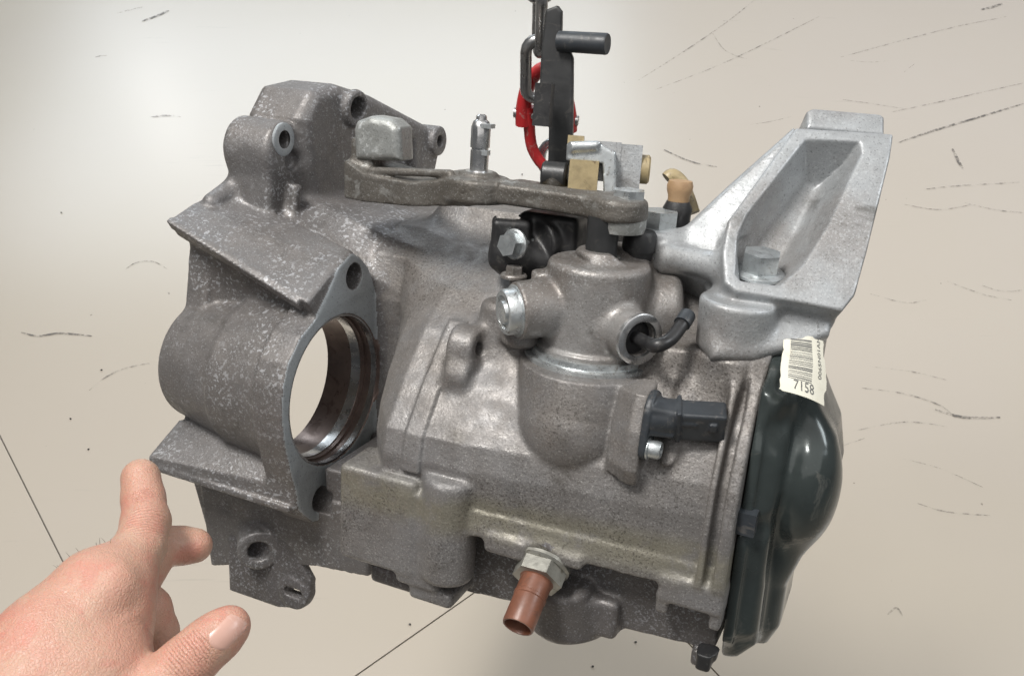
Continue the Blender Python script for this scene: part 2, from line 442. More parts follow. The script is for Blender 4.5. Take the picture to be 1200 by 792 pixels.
def loft_a(st, rd=2.0):
    # stations [(a, [(b, c), ...]), ...] along the shaft axis, same point count
    ts = V([s_[0] for s_ in st]); PP = V([s_[1] for s_ in st])
    def fn(X, Y, Z):
        t = np.clip(X[:, 0, 0], ts[0], ts[-1])
        P = [(np.interp(t, ts, PP[:, i, 0]).astype(F32)[:, None, None], np.interp(t, ts, PP[:, i, 1]).astype(F32)[:, None, None]) for i in range(PP.shape[1])]
        d2 = poly2(Y, Z, P)
        return rnd(d2, np.maximum(ts[0] - X, X - ts[-1]), rd).astype(F32)
    lo = V((ts[0], PP[:, :, 0].min(), PP[:, :, 1].min())); hi = V((ts[-1], PP[:, :, 0].max(), PP[:, :, 1].max()))
    return fn, lo, hi
def prism(pts3, n, d0, d1, rd=2.0, shrink=0.0):
    # polygon through pts3 (projected along n), from offset d0 to d1 along n measured from the first point
    n = unit(n); e1, e2, _ = frame_of(n); o = V(pts3[0])
    P = [((V(p) - o) @ e1, (V(p) - o) @ e2) for p in pts3]
    def fn(X, Y, Z):
        x, y, z = X - o[0], Y - o[1], Z - o[2]
        u = x * e1[0] + y * e1[1] + z * e1[2]; v = x * e2[0] + y * e2[1] + z * e2[2]; t = x * n[0] + y * n[1] + z * n[2]
        d2 = poly2(u.astype(F32), v.astype(F32), P)
        if shrink: d2 = d2 + shrink * (d1 - t)
        return rnd(d2, np.maximum(d0 - t, t - d1), rd).astype(F32)
    al = [o + e1 * u + e2 * v + n * t for u, v in P for t in (d0, d1)]
    lo, hi = bb(al, 1); return fn, lo, hi
def clip_b(prim, bmax):
    fn, lo, hi = prim; hi = V(hi); hi[1] = min(hi[1], bmax)
    return (lambda X, Y, Z: np.maximum(fn(X, Y, Z), Y - F32(bmax)).astype(F32)), lo, hi
def hull2(pts, rad, nseg=10):
    # outline of discs of radius rad at pts (convex hull), 2D
    P = []
    for (x, y), r in zip(pts, rad):
        for k in range(nseg * 2):
            P.append((x + r * math.cos(math.pi * k / nseg), y + r * math.sin(math.pi * k / nseg)))
    P = sorted(set((round(x, 3), round(y, 3)) for x, y in P))
    cr = lambda o, a, b: (a[0] - o[0]) * (b[1] - o[1]) - (a[1] - o[1]) * (b[0] - o[0])
    lo, up = [], []
    for p in P:
        while len(lo) > 1 and cr(lo[-2], lo[-1], p) <= 0: lo.pop()
        lo.append(p)
    for p in reversed(P):
        while len(up) > 1 and cr(up[-2], up[-1], p) <= 0: up.pop()
        up.append(p)
    return lo[:-1] + up[:-1]

# ------------------------------------------------------------------ bmesh parts (mm in gearbox axes)
def bm_obj(bm, name, mat, parent, smooth=True, bevel=0.0, scale=MM):
    if bevel:
        eds = [e for e in bm.edges if len(e.link_faces) == 2 and e.calc_face_angle(0) > .6]
        bmesh.ops.bevel(bm, geom=eds, offset=bevel, segments=2, affect='EDGES', profile=.5)
    bmesh.ops.recalc_face_normals(bm, faces=bm.faces[:])
    for v in bm.verts: v.co *= scale
    for fc in bm.faces: fc.smooth = smooth
    me = bpy.data.meshes.new(name); bm.to_mesh(me); bm.free()
    if smooth: me.set_sharp_from_angle(angle=math.radians(38))
    return link(name, me, mat, parent)
def add_lathe(bm, p, n, prof, seg=28, up=(0, 1, 0), closed=False):
    # prof: [(t along n, radius)]
    e1, e2, n = frame_of(n, up); p = V(p); rings = []
    for t, r in prof:
        if r <= 1e-6: rings.append([bm.verts.new(Vector(p + n * t))])
        else: rings.append([bm.verts.new(Vector(p + n * t + r * (e1 * math.cos(2 * math.pi * k / seg) + e2 * math.sin(2 * math.pi * k / seg)))) for k in range(seg)])
    prs = list(zip(rings, rings[1:])) + ([(rings[-1], rings[0])] if closed else [])
    for r0, r1 in prs:
        for k in range(seg):
            k2 = (k + 1) % seg
            if len(r0) == 1 and len(r1) == 1: continue
            if len(r0) == 1: bm.faces.new((r0[0], r1[k], r1[k2]))
            elif len(r1) == 1: bm.faces.new((r0[k], r0[k2], r1[0]))
            else: bm.faces.new((r0[k], r0[k2], r1[k2], r1[k]))
def lathe(name, mat, parent, p, n, prof, seg=28, up=(0, 1, 0), bevel=0):
    bm = bmesh.new(); add_lathe(bm, p, n, prof, seg, up); return bm_obj(bm, name, mat, parent, bevel=bevel)
def add_tube(bm, pts, r, seg=14, closed=False, radii=None):
    pts = [V(p) for p in pts]; n = len(pts); rings = []; prev = None
    for i, p in enumerate(pts):
        a = pts[(i - 1) % n] if (closed or i) else p; b = pts[(i + 1) % n] if (closed or i < n - 1) else p
        t = unit(b - a)
        if prev is None: e1 = frame_of(t)[0]
        else: e1 = unit(prev - t * (prev @ t))
        prev = e1; e2 = np.cross(t, e1); rr = radii[i] if radii else r
        rings.append([bm.verts.new(Vector(p + rr * (e1 * math.cos(2 * math.pi * k / seg) + e2 * math.sin(2 * math.pi * k / seg)))) for k in range(seg)])
    for i in range(n if closed else n - 1):
        r0 = rings[i]; r1 = rings[(i + 1) % n]
        sft = 0
        if closed and i == n - 1:
            sft = min(range(seg), key=lambda q: (r0[0].co - r1[q].co).length)
        for k in range(seg):
            bm.faces.new((r0[k], r0[(k + 1) % seg], r1[(k + 1 + sft) % seg], r1[(k + sft) % seg]))
    if not closed:
        bm.faces.new(rings[0][::-1]); bm.faces.new(rings[-1])
def tube(name, mat, parent, pts, r, seg=14, closed=False, radii=None, scale=MM):
    bm = bmesh.new(); add_tube(bm, pts, r, seg, closed, radii); return bm_obj(bm, name, mat, parent, scale=scale)
def catmull(P, k=6):
    P = [V(p) for p in P]; out = []; n = len(P)
    for i in range(n - 1):
        p0 = P[max(i - 1, 0)]; p1 = P[i]; p2 = P[i + 1]; p3 = P[min(i + 2, n - 1)]
        for j in range(k):
            t = j / k
            out.append(.5 * (2 * p1 + (p2 - p0) * t + (2 * p0 - 5 * p1 + 4 * p2 - p3) * t * t + (3 * p1 - p0 - 3 * p2 + p3) * t ** 3))
    return out + [P[-1]]
def add_prism(bm, pts3, n, t0, t1):
    n = unit(n)
    lo = [bm.verts.new(Vector(V(p) + n * t0)) for p in pts3]; hi = [bm.verts.new(Vector(V(p) + n * t1)) for p in pts3]
    bm.faces.new(lo[::-1]); bm.faces.new(hi)
    for i in range(len(lo)):
        j = (i + 1) % len(lo); bm.faces.new((lo[i], lo[j], hi[j], hi[i]))
def prism_obj(name, mat, parent, pts3, n, t0, t1, bevel=1.0):
    bm = bmesh.new(); add_prism(bm, pts3, n, t0, t1); return bm_obj(bm, name, mat, parent, bevel=bevel)
def add_box(bm, c, half, axes=None):
    E = np.eye(3) if axes is None else V(axes); c = V(c)
    pts = [c + E[0] * half[0] * x + E[1] * half[1] * y for x, y in ((-1, -1), (1, -1), (1, 1), (-1, 1))]
    add_prism(bm, pts, E[2], -half[2], half[2])
def box_obj(name, mat, parent, c, half, axes=None, bevel=1.0):
    bm = bmesh.new(); add_box(bm, c, half, axes); return bm_obj(bm, name, mat, parent, bevel=bevel)
def hex_bolt(name, mat, parent, p, n, r, h, washer=None, up=(0, 1, 0), shank=6, flange=2.2, turn=0.3):
    e1, e2, n = frame_of(n, up); p = V(p)
    bm = bmesh.new()
    f0 = flange if washer else 0
    hexp = [p + n * f0 + r * (e1 * math.cos(turn + k * math.pi / 3) + e2 * math.sin(turn + k * math.pi / 3)) for k in range(6)]
    add_prism(bm, hexp, n, 0, h)
    o = bm_obj(bm, name, mat, parent, bevel=r * .09)
    bm = bmesh.new()
    if washer: add_lathe(bm, p, n, [(-shank, r * .45), (0, r * .45), (0, washer), (flange * .6, washer), (flange, washer * .9), (flange, 0)], 32)
    else: add_lathe(bm, p, n, [(-shank, r * .5), (.2, r * .5), (.2, 0)], 20)
    bm_obj(bm, 'flange' if washer else 'shank', mat, o)
    return o

# ------------------------------------------------------------------ the gearbox
gear = bpy.data.objects.new('gearbox', None); C.objects.link(gear)
AX = (Vector((0.91015, -0.38260, 0.15886)), Vector((0.06264, 0.50615, 0.86017)), Vector((-0.40951, -0.77294, 0.48464)))
GM = Matrix(((AX[0].x, AX[1].x, AX[2].x), (AX[0].y, AX[1].y, AX[2].y), (AX[0].z, AX[1].z, AX[2].z)))
gear.rotation_euler = GM.to_euler(); gear.location = (0, 0, 0.75); gear.empty_display_size = .05
tag(gear, 'grey cast aluminium manual gearbox hanging from a chain', 'gearbox')
UPL = tuple(GM.transposed() @ Vector((0, 0, 1)))      # world up in gearbox axes

# --- casing: bell housing (0), gear case (1), lower housing (2), machined starter flange (3)
SB, SCc = -47.0, 24.5                                 # starter axis (b, c)
f = Field((-216, -222, -235), (156, 136, 112), 1.12)
bellc = [(-196, -20), (-176, 25), (-120, 40), (-40, 42), (20, 32), (52, 14), (70, -34), (60, -90), (60, -190), (0, -225), (-150, -215), (-200, -120)]
def inset(P, k, cb=-70, cc=-95):
    return [(cb + (b - cb) * k, cc + (c - cc) * k) for b, c in P]
# rim of the bell, then the cone that narrows to the gear case
f.add(loft_a([(-213, bellc), (-196, bellc)], 2), 3, 0)
bell2 = [(-165, -20), (-150, 15), (-110, 26), (-40, 26), (14, 18), (42, 4), (56, -34), (55, -90), (50, -180), (0, -205), (-130, -195), (-170, -110)]
bell3 = [(-140, -60), (-134, -50), (-100, -40), (-62, -38), (-30, -36), (4, -28), (34, -34), (40, -80), (30, -140), (0, -165), (-100, -160), (-140, -100)]
f.add(loft_a([(-200, inset(bellc, .97)), (-165, bell2), (-80, bell3)], 4), 8, 0)
# upper mounting ear of the rim with two holes
f.add(prism([(-165.0, 130.6, -66.6), (-165.0, 127.2, -39.5), (-165.0, 109.5, -24.7), (-165.0, 76.6, -28.2), (-165.0, 39.9, -39.5), (-165.0, 21.9, -163.9), (-165.0, 52.9, -206.8), (-165.0, 82.8, -217.7), (-165.0, 97.2, -193.2), (-165.0, 122.4, -109.6)], (1, 0, 0), -48, 0, 9), 7, 0)
f.cut(cyl((-150.0, 93.5, -86.7), (-150.0, 76.8, -147.6), 1, 1), 0)
f.cut(prism([(-163.0, 100.4, -98.2), (-163.0, 87.0, -167.1), (-163.0, 53.3, -172.0), (-163.0, 67.3, -96.9)], (1, 0, 0), -12, 8, 3), 5)
f.add(cyl((-165.0, 115.1, -79.2), (-159, 114.6, -78.5), 13, 12, 2), 4, 0)
f.cut(cyl((-216, 115.2, -79.0), (-150, 115.2, -79.0), 7.6, rd=.5), .8)
f.add(cyl((-180, 84.6, -201.4), (-160, 84.6, -201.4), 12, rd=2), 3, 0)
f.cut(cyl((-216, 84.6, -201.4), (-150, 84.6, -201.4), 4.6, rd=.5), .8)
# small front lug with a hole
f.add(cyl((-208, 90, -15), (-172, 90, -15), 19, 18, 4), 4, 0)
f.add(box((-190, 68, -16), (17, 26, 17), rd=5), 6, 0)
f.cut(cyl((-186, 97.0, -12.0), (-160, 97.0, -12.0), 5.6, rd=.5), .8)
f.cut(cyl((-176, 83.0, -21.0), (-160, 83.0, -21.0), 6.5, rd=2.5), 3)
f.add(prism([(-172.0, 68.7, -15.7), (-172.0, 68.0, -22.9), (-172.0, 42.0, -19.0), (-172.0, 43.0, -11.8)], (1, 0, 0), -20, 8, 3), 4, 0)
# ridge from the shelf to the lug along the rim
f.add(cone((-206, 56, 16), (-206, 74, -30), 6, 6), 6, 0)
f.add(loft_a([(-212, [(44, 36), (10, 27), (-20, 24), (-30, 0), (44, 0)]), (-118, [(14, 40), (0, 36), (-30, 30), (-30, 0), (20, 0)])], 3), 6, 0)
# starter nose: tapered tube
f.add(cyl((-214, SB, SCc - 2), (-166, SB, SCc), 39, 47, 4), 3, 0)
f.add(cyl((-168, SB, SCc), (-118, SB, SCc), 49, 54, 4), 5, 0)
# upper and lower shelves
f.add(loft_a([(-214, [(48, 47), (56, 24), (60, -10), (20, -10), (38, 40)]), (-106, [(15, 53), (31, 24), (38, 8), (10, -24), (4, 45)])], 1.5), 3, 0)
f.add(loft_a([(-214, [(48, 48.5), (50, 44), (45, 38), (42, 44)]), (-112, [(14, 55), (18, 50), (12, 44), (8, 50)])], .8), 1.0, 0)
f.add(loft_a([(-214, [(-99, 74), (-106, 74), (-116, 30), (-96, 10), (-84, 46)]), (-106, [(-98, 66), (-111, 67), (-133, 40), (-110, 10), (-74, 52)])], 2.5), 4, 0)
f.add(loft_a([(-214, [(-104, 74), (-108, 74), (-112, 66), (-106, 60)]), (-108, [(-108, 70), (-112, 70), (-118, 62), (-110, 56)])], 1.5), 1.5, 0)
# lower wall of the bell with its boss
f.add(loft_a([(-203, [(-112, 44), (-196, 34), (-196, -10), (-112, -10)]), (-150, [(-112, 44), (-178, 36), (-178, -10), (-112, -10)]), (-110, [(-112, 45), (-164, 41), (-164, -10), (-112, -10)]), (-66, [(-112, 46), (-157, 44), (-157, -10), (-112, -10)])], 3), 4, 0)
f.add(cyl((-166, -163, 25), (-150, -163, 46), 15, 14, 2), 4, 0)
# oval starter flange
oval = [p_[1:] for p_ in ((-105.0, 36.3, 9.9), (-105.0, 32.3, -0.5), (-105.0, 24.7, -9.5), (-105.0, 9.4, -16.0), (-105.0, -3.9, -19.5), (-105.0, -28.2, -23.5), (-105.0, -53.4, -27.7), (-105.0, -71.3, -26.2), (-105.0, -90.7, -19.4), (-105.0, -107.9, -7.3), (-105.0, -118.8, 5.8), (-105.0, -121.1, 14.7), (-105.0, -125.1, 22.5), (-105.0, -129.4, 35.7), (-105.0, -127.4, 50.2), (-105.0, -116.6, 60.7), (-105.0, -102.3, 65.6), (-105.0, -82.8, 72.0), (-105.0, -63.3, 77.3), (-105.0, -46.7, 79.4), (-105.0, -28.9, 78.3), (-105.0, -16.0, 73.4), (-105.0, -3.0, 61.4), (-105.0, 4.9, 45.8), (-105.0, 18.2, 33.0), (-105.0, 30.7, 22.6))]
f.add(loft_a([(-126, oval), (-105, oval)], 1.4), 3, 0)

# --- gear case
prof = [(-93, 20), (-92, 63), (-58, 66), (-44, 63), (-22, 46), (4, 22), (22, -4), (38, -46), (42, -110), (0, -160), (-93, -160)]
prof_r = [(-97, 20), (-96, 50), (-56, 49), (-40, 46), (-24, 39), (2, 22), (18, 0), (28, -46), (30, -110), (0, -150), (-93, -150)]
prof_0 = [(-93, -40), (-92, 40), (-56, 44), (-40, 40), (-24, 32), (2, 12), (24, -14), (40, -46), (44, -110), (0, -160), (-93, -160)]
prof_l = [(-93, -60), (-92, -26), (-56, -24), (-40, -24), (-24, -24), (2, -20), (30, -26), (46, -50), (50, -110), (0, -160), (-93, -160)]
f.add(loft_a([(-110, prof_l), (-88, prof_l), (-64, prof_0), (-46, prof), (0, prof), (147, prof_r)], 4), 6, 1)
# swelling of the top behind the selector tower
f.add(cone((0, 5, -40), (110, 0, -40), 40, 34), 14, 1)
f.add(loft_a([(-92, [(40, -60), (60, -70), (62, -140), (20, -150), (0, -60)]), (50, [(40, -50), (62, -66), (60, -130), (20, -140), (0, -50)])], 8), 14, 1)
# end flange with twin ridges
rim = [(-100, 0), (-100, 48), (-92, 57), (-58, 57), (-38, 54), (-22, 47.5), (4, 31.5), (24, 13), (32, -20), (36, -60), (10, -135), (-80, -140), (-130, -100)]
f.add(loft_a([(142.5, rim), (149, rim)], .8), .8, 1)
f.add(loft_a([(134, rim), (137.5, rim)], .8), .8, 1)
# pad and vertical bolt boss at the left of the front face
f.add(box((-47, -100, 55), (25, 30, 16), rd=3.5), 3, 1)
f.add(cyl((-5, -128, 60), (-5, -64, 60), 15.5, 15.5, 4), 3, 1)
f.add(box((-20, -106, 52), (14, 30, 18), rd=3), 3, 1)
f.add(box((-12, -140, 52), (14, 5, 16), rd=3), 3, 1)
# vertical rib from the lug down to the boss
strap = [(10, 19), (4, 25), (-22, 49), (-44, 65.2), (-58, 68), (-66, 68), (-66, 50), (-20, 30), (10, 4)]
f.add(loft_a([(-33, strap), (-21.5, strap)], .7), .8, 1)

# little lug with a through hole
f.add(cyl((-22, 0, 30), (-6, 0, 30), 13, 12, 3), 5, 1)
f.add(cyl((-20, -14, 38), (-6, -14, 38), 10, 9, 3), 6, 1)
f.cut(cyl((-12, 1, 31), (4, 1, 31), 4.2, rd=.5), .8)
# rounded selector boss in the front face
f.add(clip_b(cone((53, 14, 10), (54, -30, 30), 41, 32), 1.5), 1.5, 1)
f.add(cyl((92, -20, -6), (92, 14, -6), 26, 26, 4), 8, 1)
# pads on the slope left of the tower
f.add(cyl((-2, -4, 14), (-2, 26, 14), 14, 11, 4), 8, 1)
f.add(cyl((16, 6, 26), (16, 30, 26), 11, 9, 4), 7, 1)
# pedestal for the mount bracket and gussets
f.add(cyl((127, -30, 8), (127, 19, 8), 17, 18, 2), 10, 1)
f.add(prism([(111, 10, 18), (118, 10, 18), (120, -34, 50), (108, -30, 46)], (1, 0, 0), -4, 3, 2), 6, 1)
f.add(box((104, 8, 2), (22, 10, 16), rd=3), 5, 1)
# sensor pad: triangular wedge
sw = [(6, 38), (2, 54), (-16, 61), (-36, 63), (-46, 58), (-20, 36)]
f.add(loft_a([(80, [(2, 38), (0, 44), (-16, 50), (-34, 56), (-42, 55), (-20, 36)]), (92, sw), (99, sw)], 2), 3, 1)
# seam lip
lip = [(-4, -90, 68), (14, -90, 68), (28, -96, 68), (45, -101, 68), (62, -94, 68), (100, -94, 68), (118, -100, 68)]
f.add(loft_a([(-2, [(-80, 66), (-90, 68), (-94, 68), (-94, 50), (-80, 50)]), (147, [(-85, 50), (-94, 52), (-98, 52), (-98, 38), (-85, 38)])], 1.5), 3, 1)
f.add(box((32, -96, 58), (13, 6, 9), rd=3), 3, 1)
f.add(box((66, -96, 53), (9, 4, 10), rd=3), 3, 1)
f.add(box((132, -100, 46), (17, 8, 10), rd=2.5), 3, 1)
f.add(box((118, -109, 47), (3.4, 6, 8), rd=1.5), 2, 1)
f.add(box((146, -109, 46), (3, 8, 8), rd=1.5), 2, 1)
# lower housing
f.add(loft_a([(-100, [(-90, 46), (-156, 40), (-158, 0), (-158, -120), (-90, -140)]), (146, [(-92, 38), (-140, 36), (-144, 0), (-144, -110), (-92, -130)])], 3), 2, 2)
f.add(cyl((60, -152, 32), (60, -126, 32), 25, 24, 3), 3, 2)
f.add(cyl((60, -152, 36), (60, -118, 44), 18, 17, 4), 4, 2)
f.add(box((84, -136, 36), (9, 12, 10), rd=4), 4, 2)
f.add(box((-34, -146, 46), (26, 6, 9), rd=3), 3, 2)
f.add(box((139, -146, 34), (5, 5, 6), rd=2), 2, 2)
f.add(cyl((52, -98, 40), (52, -104, 58), 17, 15, 2), 4, 2)

# hollow bell, starter bore and bolt holes
hol = inset(bellc, .90); hol2 = inset(bell2, .86)
f.cut(loft_a([(-222, hol), (-190, hol), (-160, hol2), (-138, inset(bell2, .70))], 6), 2, 0)
f.cut(cyl((-222, SB, SCc), (-138, SB, SCc), 33, 40, 2), 2, 0)
f.cut(loft_a([(-205, [(-95, 30), (0, 25), (0, -80), (-120, -80)]), (-138, [(-95, 26), (0, 24), (0, -60), (-110, -60)])], 3), 3, 0)
f.cut(cyl((-150, SB, SCc), (-100, SB, SCc), 47.5, rd=.4), .6)
f.cut(cyl((-160, 22.0, 7.0), (-95, 22.0, 7.0), 8.2, rd=.5), .6)
f.cut(cyl((-160, -114.0, 42.0), (-95, -114.0, 42.0), 8.0, rd=.5), .6)
f.cut(cyl((-170, -163, 20), (-140, -163, 60), 7.0, rd=.5), .8)
vert, Q, lab = f.mesh(1); print('casing quads', len(Q))
del f
nrm = vnormals(vert, Q)
qc = vert[Q].mean(1); ql = lab[Q[:, 0]]
ring_d = poly2(qc[:, 1].astype(F32), qc[:, 2].astype(F32), oval)
qn = nrm[Q].mean(1)
face_f = (np.abs(qc[:, 0] + 105) < 2.2) & (ring_d < 1) & (qn[:, 0] > .75)
ql = np.where(face_f, 3, ql)
bore_f = (ql != 3) & (np.hypot(qc[:, 1] - SB, qc[:, 2] - SCc) < 49.2) & (qc[:, 0] > -139) & (qc[:, 0] < -103)
ql = np.where(bore_f, 4, ql)
for gi, (nm, mt) in enumerate([('bell_housing', 'bell'), ('gear_case', 'case'), ('lower_housing', 'lower'), ('starter_flange_face', 'flange'), ('starter_bore', 'bore')]):
    q = Q[ql == gi]
    if not len(q): continue
    u, inv = np.unique(q, return_inverse=True)
    link(nm, mesh_np(nm, vert[u] * MM, inv.reshape(q.shape), nrm[u]), M[mt], gear)
casing = {o.name: o for o in gear.children}
bell = casing['bell_housing']; case = casing['gear_case']; lowh = casing['lower_housing']
# sleeve and turned rings of the starter bore
bm = bmesh.new()
add_lathe(bm, (-105.2, SB, SCc), (-1, 0, 0), [(0.0, 48.2), (1.2, 46.8), (9, 46.8), (9, 45.6), (38, 45.2), (38, 50), (2, 50)], 84)
bm_obj(bm, 'bore_sleeve', M['bore'], gear)
for t0, t1, r_ in ((0.6, 4.5, 46.4), (12.0, 19.0, 44.9)):
    bm = bmesh.new(); add_lathe(bm, (-105.2, SB, SCc), (-1, 0, 0), [(t0, r_), (t1, r_), (t1, r_ + 1.6), (t0, r_ + 1.6)], 84, closed=True)
    bm_obj(bm, 'bore_ring', M['ring'], gear)

# --- tab plate with a slot under the bell
bm = bmesh.new()
f = Field((-190, -215, 24), (-95, -150, 52), 1.0)
f.add(prism([(-181.6, -164.8, 40.0), (-181.6, -205.7, 40.0), (-140.7, -205.8, 40.0), (-123.4, -200.7, 40.0), (-114.5, -189.4, 40.0), (-113.8, -177.7, 40.0), (-121.8, -166.2, 40.0), (-121.7, -147.4, 40.0)], (0, 0, 1), -7, 0, 1.5), 0)
f.add(cyl((-127, -190, 34), (-127, -190, 41.5), 12, 11, 1), 3)
f.cut(box((-127, -189, 40), (7, 3.2, 20), rd=3), 0)
field_object(f, 'tab_plate', M['lower'], gear)

# --- selector tower
f = Field((-2, -4, -45), (122, 62, 66), 0.8)
f.add(cyl((52, 4, 8), (52, 56, 8), 29.5, 28, 4), 0)
f.add(cyl((52, 3, 8), (52, 10, 8), 31.5, 31.5, 1.2), 2)
f.add(cyl((52, 50, 8), (56, 58, 4), 17, 16, 2), 4)
f.add(cyl((46, 32, 12), (18, 29, 40), 16.5, 15.5, 1.5), 3)          # left barrel
f.add(cyl((60, 24, 14), (85, 24, 33), 13, 13.5, 1), 5)            # breather barrel
f.add(cyl((64, 26, -8), (94, 30, -18), 21, 19, 5), 6)             # rear right bulge
f.add(cyl((60, 40, -18), (62, 60, -20), 17, 15, 3), 6)
f.cut(cyl((78, 24, 28), (96, 24, 41.5), 9.2, rd=.5), .6)
f.add(cyl((24, 44, 20), (24, 48, 20), 6, 6, 1), 4)
tower = field_object(f, 'selector_tower', M['tower'], gear)
lathe('retaining_ring', M['steel'], gear, (52, .6, 9), (0, 1, 0), [(0, 28), (0, 36.5), (1.2, 37), (3.0, 37), (3.6, 36), (3.6, 33.5), (6.5, 33.0), (6.5, 28)], 56)
d = unit((-28, -3, 28))
lathe('end_plug', M['steel'], tower, V((18, 29, 40)) - d * 1, d, [(0, 14.2), (1.5, 14.2), (1.5, 12.6), (7, 12.4), (8, 11.6), (8, 9.2), (6.8, 8.8), (6.8, 6.8), (9, 6.2), (9.4, 0)], 36)
d = unit((25, 0, 19)); p = V((85, 24, 33))
lathe('breather_rim', M['ring'], tower, p, d, [(-1, 9.3), (-1, 13.7), (1.2, 13.7), (1.6, 13.0), (1.6, 9.6), (0, 9.2)], 40)
lathe('breather_seal', M['black'], tower, p - d * 5, d, [(0, 9.1), (1, 9.0), (1.5, 5), (1.5, 0)], 32)
tube('breather_hose', M['black'], gear, catmull([p - d * 4, p + d * 8, (97.3, 25.7, 43.8), (102.0, 28.2, 38.0), (104.5, 33.2, 29.6), (106.0, 37.5, 21.8)]), 3.6, radii=None)
lathe('hose_tip', M['grey_plastic'], gear, (105.0, 34.9, 27.1), unit(V((105.9, 37.9, 21.7)) - V((105.0, 34.9, 27.1))), [(-1, 3.0), (-1, 4.4), (6, 4.4), (7, 3.8), (7, 0)], 20)
# cast figures on the tower front
for i, bb_ in enumerate((20, 25, 30, 35)):
    box_obj('cast_figure', M['tower'], tower, (38.0, bb_, 32.8), (1.1, 1.5, .8), (unit((.88, 0, .47)), (0, 1, 0), unit((-.47, 0, .88))), .3)

# --- selector shaft, hub, nut, plugs and big bolt
lathe('selector_shaft', M['blackmetal'], gear, (52, 50, 8), (0, 1, 0), [(0, 10.8), (8.5, 10.8), (8.5, 8.6), (30, 8.6), (30, 0)], 36)
lathe('lever_hub', M['weight'], gear, (60, 72, 2), (0, 1, 0), [(0, 9), (0, 12.5), (3, 13.4), (9, 13.4), (10.5, 12.2), (10.5, 0)], 36)
hex_bolt('hub_nut', M['steel'], gear, (62, 83, 0), (0, 1, 0), 9.2, 9, washer=10.5)
lathe('rubber_plug', M['black'], gear, (67, 55, -12), (0, 1, 0), [(0, 9), (0, 8.2), (5, 8.4), (5, 9.3), (14, 9.3), (16, 8), (16, 0)], 32)
hex_bolt('bracket_bolt', M['bolt'], gear, (72, 71, -30), (0, 1, 0), 11, 9.5, shank=14)
# small hex bolt behind the barrel
hex_bolt('small_bolt', M['tower'], gear, (4.2, 39.8, 13.1), (0, 1, 0), 5, 4, washer=7.5, shank=12)

# --- black clip with flange bolt
f = Field((-30, 30, -60), (62, 90, 30), 0.9)
f.add(box((-6.0, 55.8, -2.3), (11, 14, 9), (unit((.9, 0, -.43)), (0, 1, 0), unit((.43, 0, .9))), 3), 0)
f.add(cone((-4.6, 47.9, -3.0), (16.8, 43.6, -16.4), 13, 14), 4)
f.add(box((14.0, 58.7, -20.4), (18, 15, 14), rd=4), 4)
f.add(cyl((9.8, 56.7, -7.6), (17.1, 58.3, -19.3), 14, 14, 2), 2)
f.cut(box((-9.0, 65.9, -5.1), (7, 4, 5), (unit((.9, 0, -.43)), (0, 1, 0), unit((.43, 0, .9))), .5), .5)
clip = field_object(f, 'release_clip', M['black'], gear)
hex_bolt('clip_bolt', M['bolt'], gear, (2.1, 57.8, 8.9), (-.25, .05, .95), 6.6, 6, washer=8.6, shank=14)

# --- lever arm with its counterweight
f = Field((-135, 62, -62), (80, 122, 40), 1.0)
f.add(cyl((58, 78, 2), (58, 90, 2), 16, 15, 3), 0)
pts = [(56, 84, 2), (10, 86, -4), (-6, 86, -7)]
f.add(prism([(60, 78, 14), (10, 78, 8), (-12, 78, 8), (-12, 78, -22), (10, 78, -18), (60, 78, -14)], (0, 1, 0), 0, 12, 3), 4)
f.add(cyl((-31, 76, -8), (-31, 90, -8), 20, 19, 3), 5)
f.add(cyl((-31, 88, -8), (-31, 93, -8), 12.5, 11, 1.5), 1.5)
f.add(loft_a([(-124, [(66, -8), (66, -36), (90, -36), (90, -8)]), (-104, [(67, 0), (67, -34), (89, -34), (84, 0)]), (-70, [(69, 3), (69, -26), (86, -26), (83, 3)]), (-48, [(72, 6), (72, -24), (91, -24), (87, 6)]), (-26, [(76, 8), (76, -22), (90, -22), (88, 8)])], 3), 4)
f.add(box((-112, 92, -20), (8, 12, 11), rd=3), 5)
f.cut(cone((-100, 77, 9), (-58, 78, 13), 6.5, 6.5), 2)
f.cut(cone((6, 84, 14), (34, 85, 17), 6, 6), 2)
f.add(cone((-12, 89, 0), (52, 89, 4), 2.6, 2.6), 2)
f.add(cone((-44, 91, 2), (-100, 86, -3), 2.4, 2.4), 2)
f.cut(prism([(-50.9, 70.1, 4.0), (-24.1, 65.1, 4.0), (-74.5, 58.4, 4.0)], (0, 0, 1), -60, 30, 2), 4)
lev = field_object(f, 'shift_lever', M['lever'], gear)
f = Field((-140, 76, -70), (-80, 126, 20), 0.9)
f.add(prism([(-116.5, 108.6, -6.0), (-114.7, 113.8, -6.0), (-104.6, 117.7, -6.0), (-91.0, 116.9, -6.0), (-84.5, 112.6, -6.0), (-82.7, 92.8, -6.0), (-115.0, 90.4, -6.0)], (0, 0, 1), -20, 0, 5), 0)
field_object(f, 'counterweight', M['weight'], gear)
lathe('stud', M['ring'], gear, (-31, 90, -8), (0, 1, 0), [(0, 8), (3, 8), (3.5, 5.3), (15, 5.3), (15, 4.8), (16.5, 4.8), (16.5, 5.6), (28, 5.6), (31, 4.6), (32, 3.2), (34, 3.0), (35, 1.8), (35, 0)], 24)
box_obj('stud_clip', M['steel'], gear, (-26, 119, -6), (3.4, 1.2, 3), None, .4)
box_obj('stud_clip', M['steel'], gear, (-27, 104, -6), (2.6, 1.4, 2.2), None, .4)

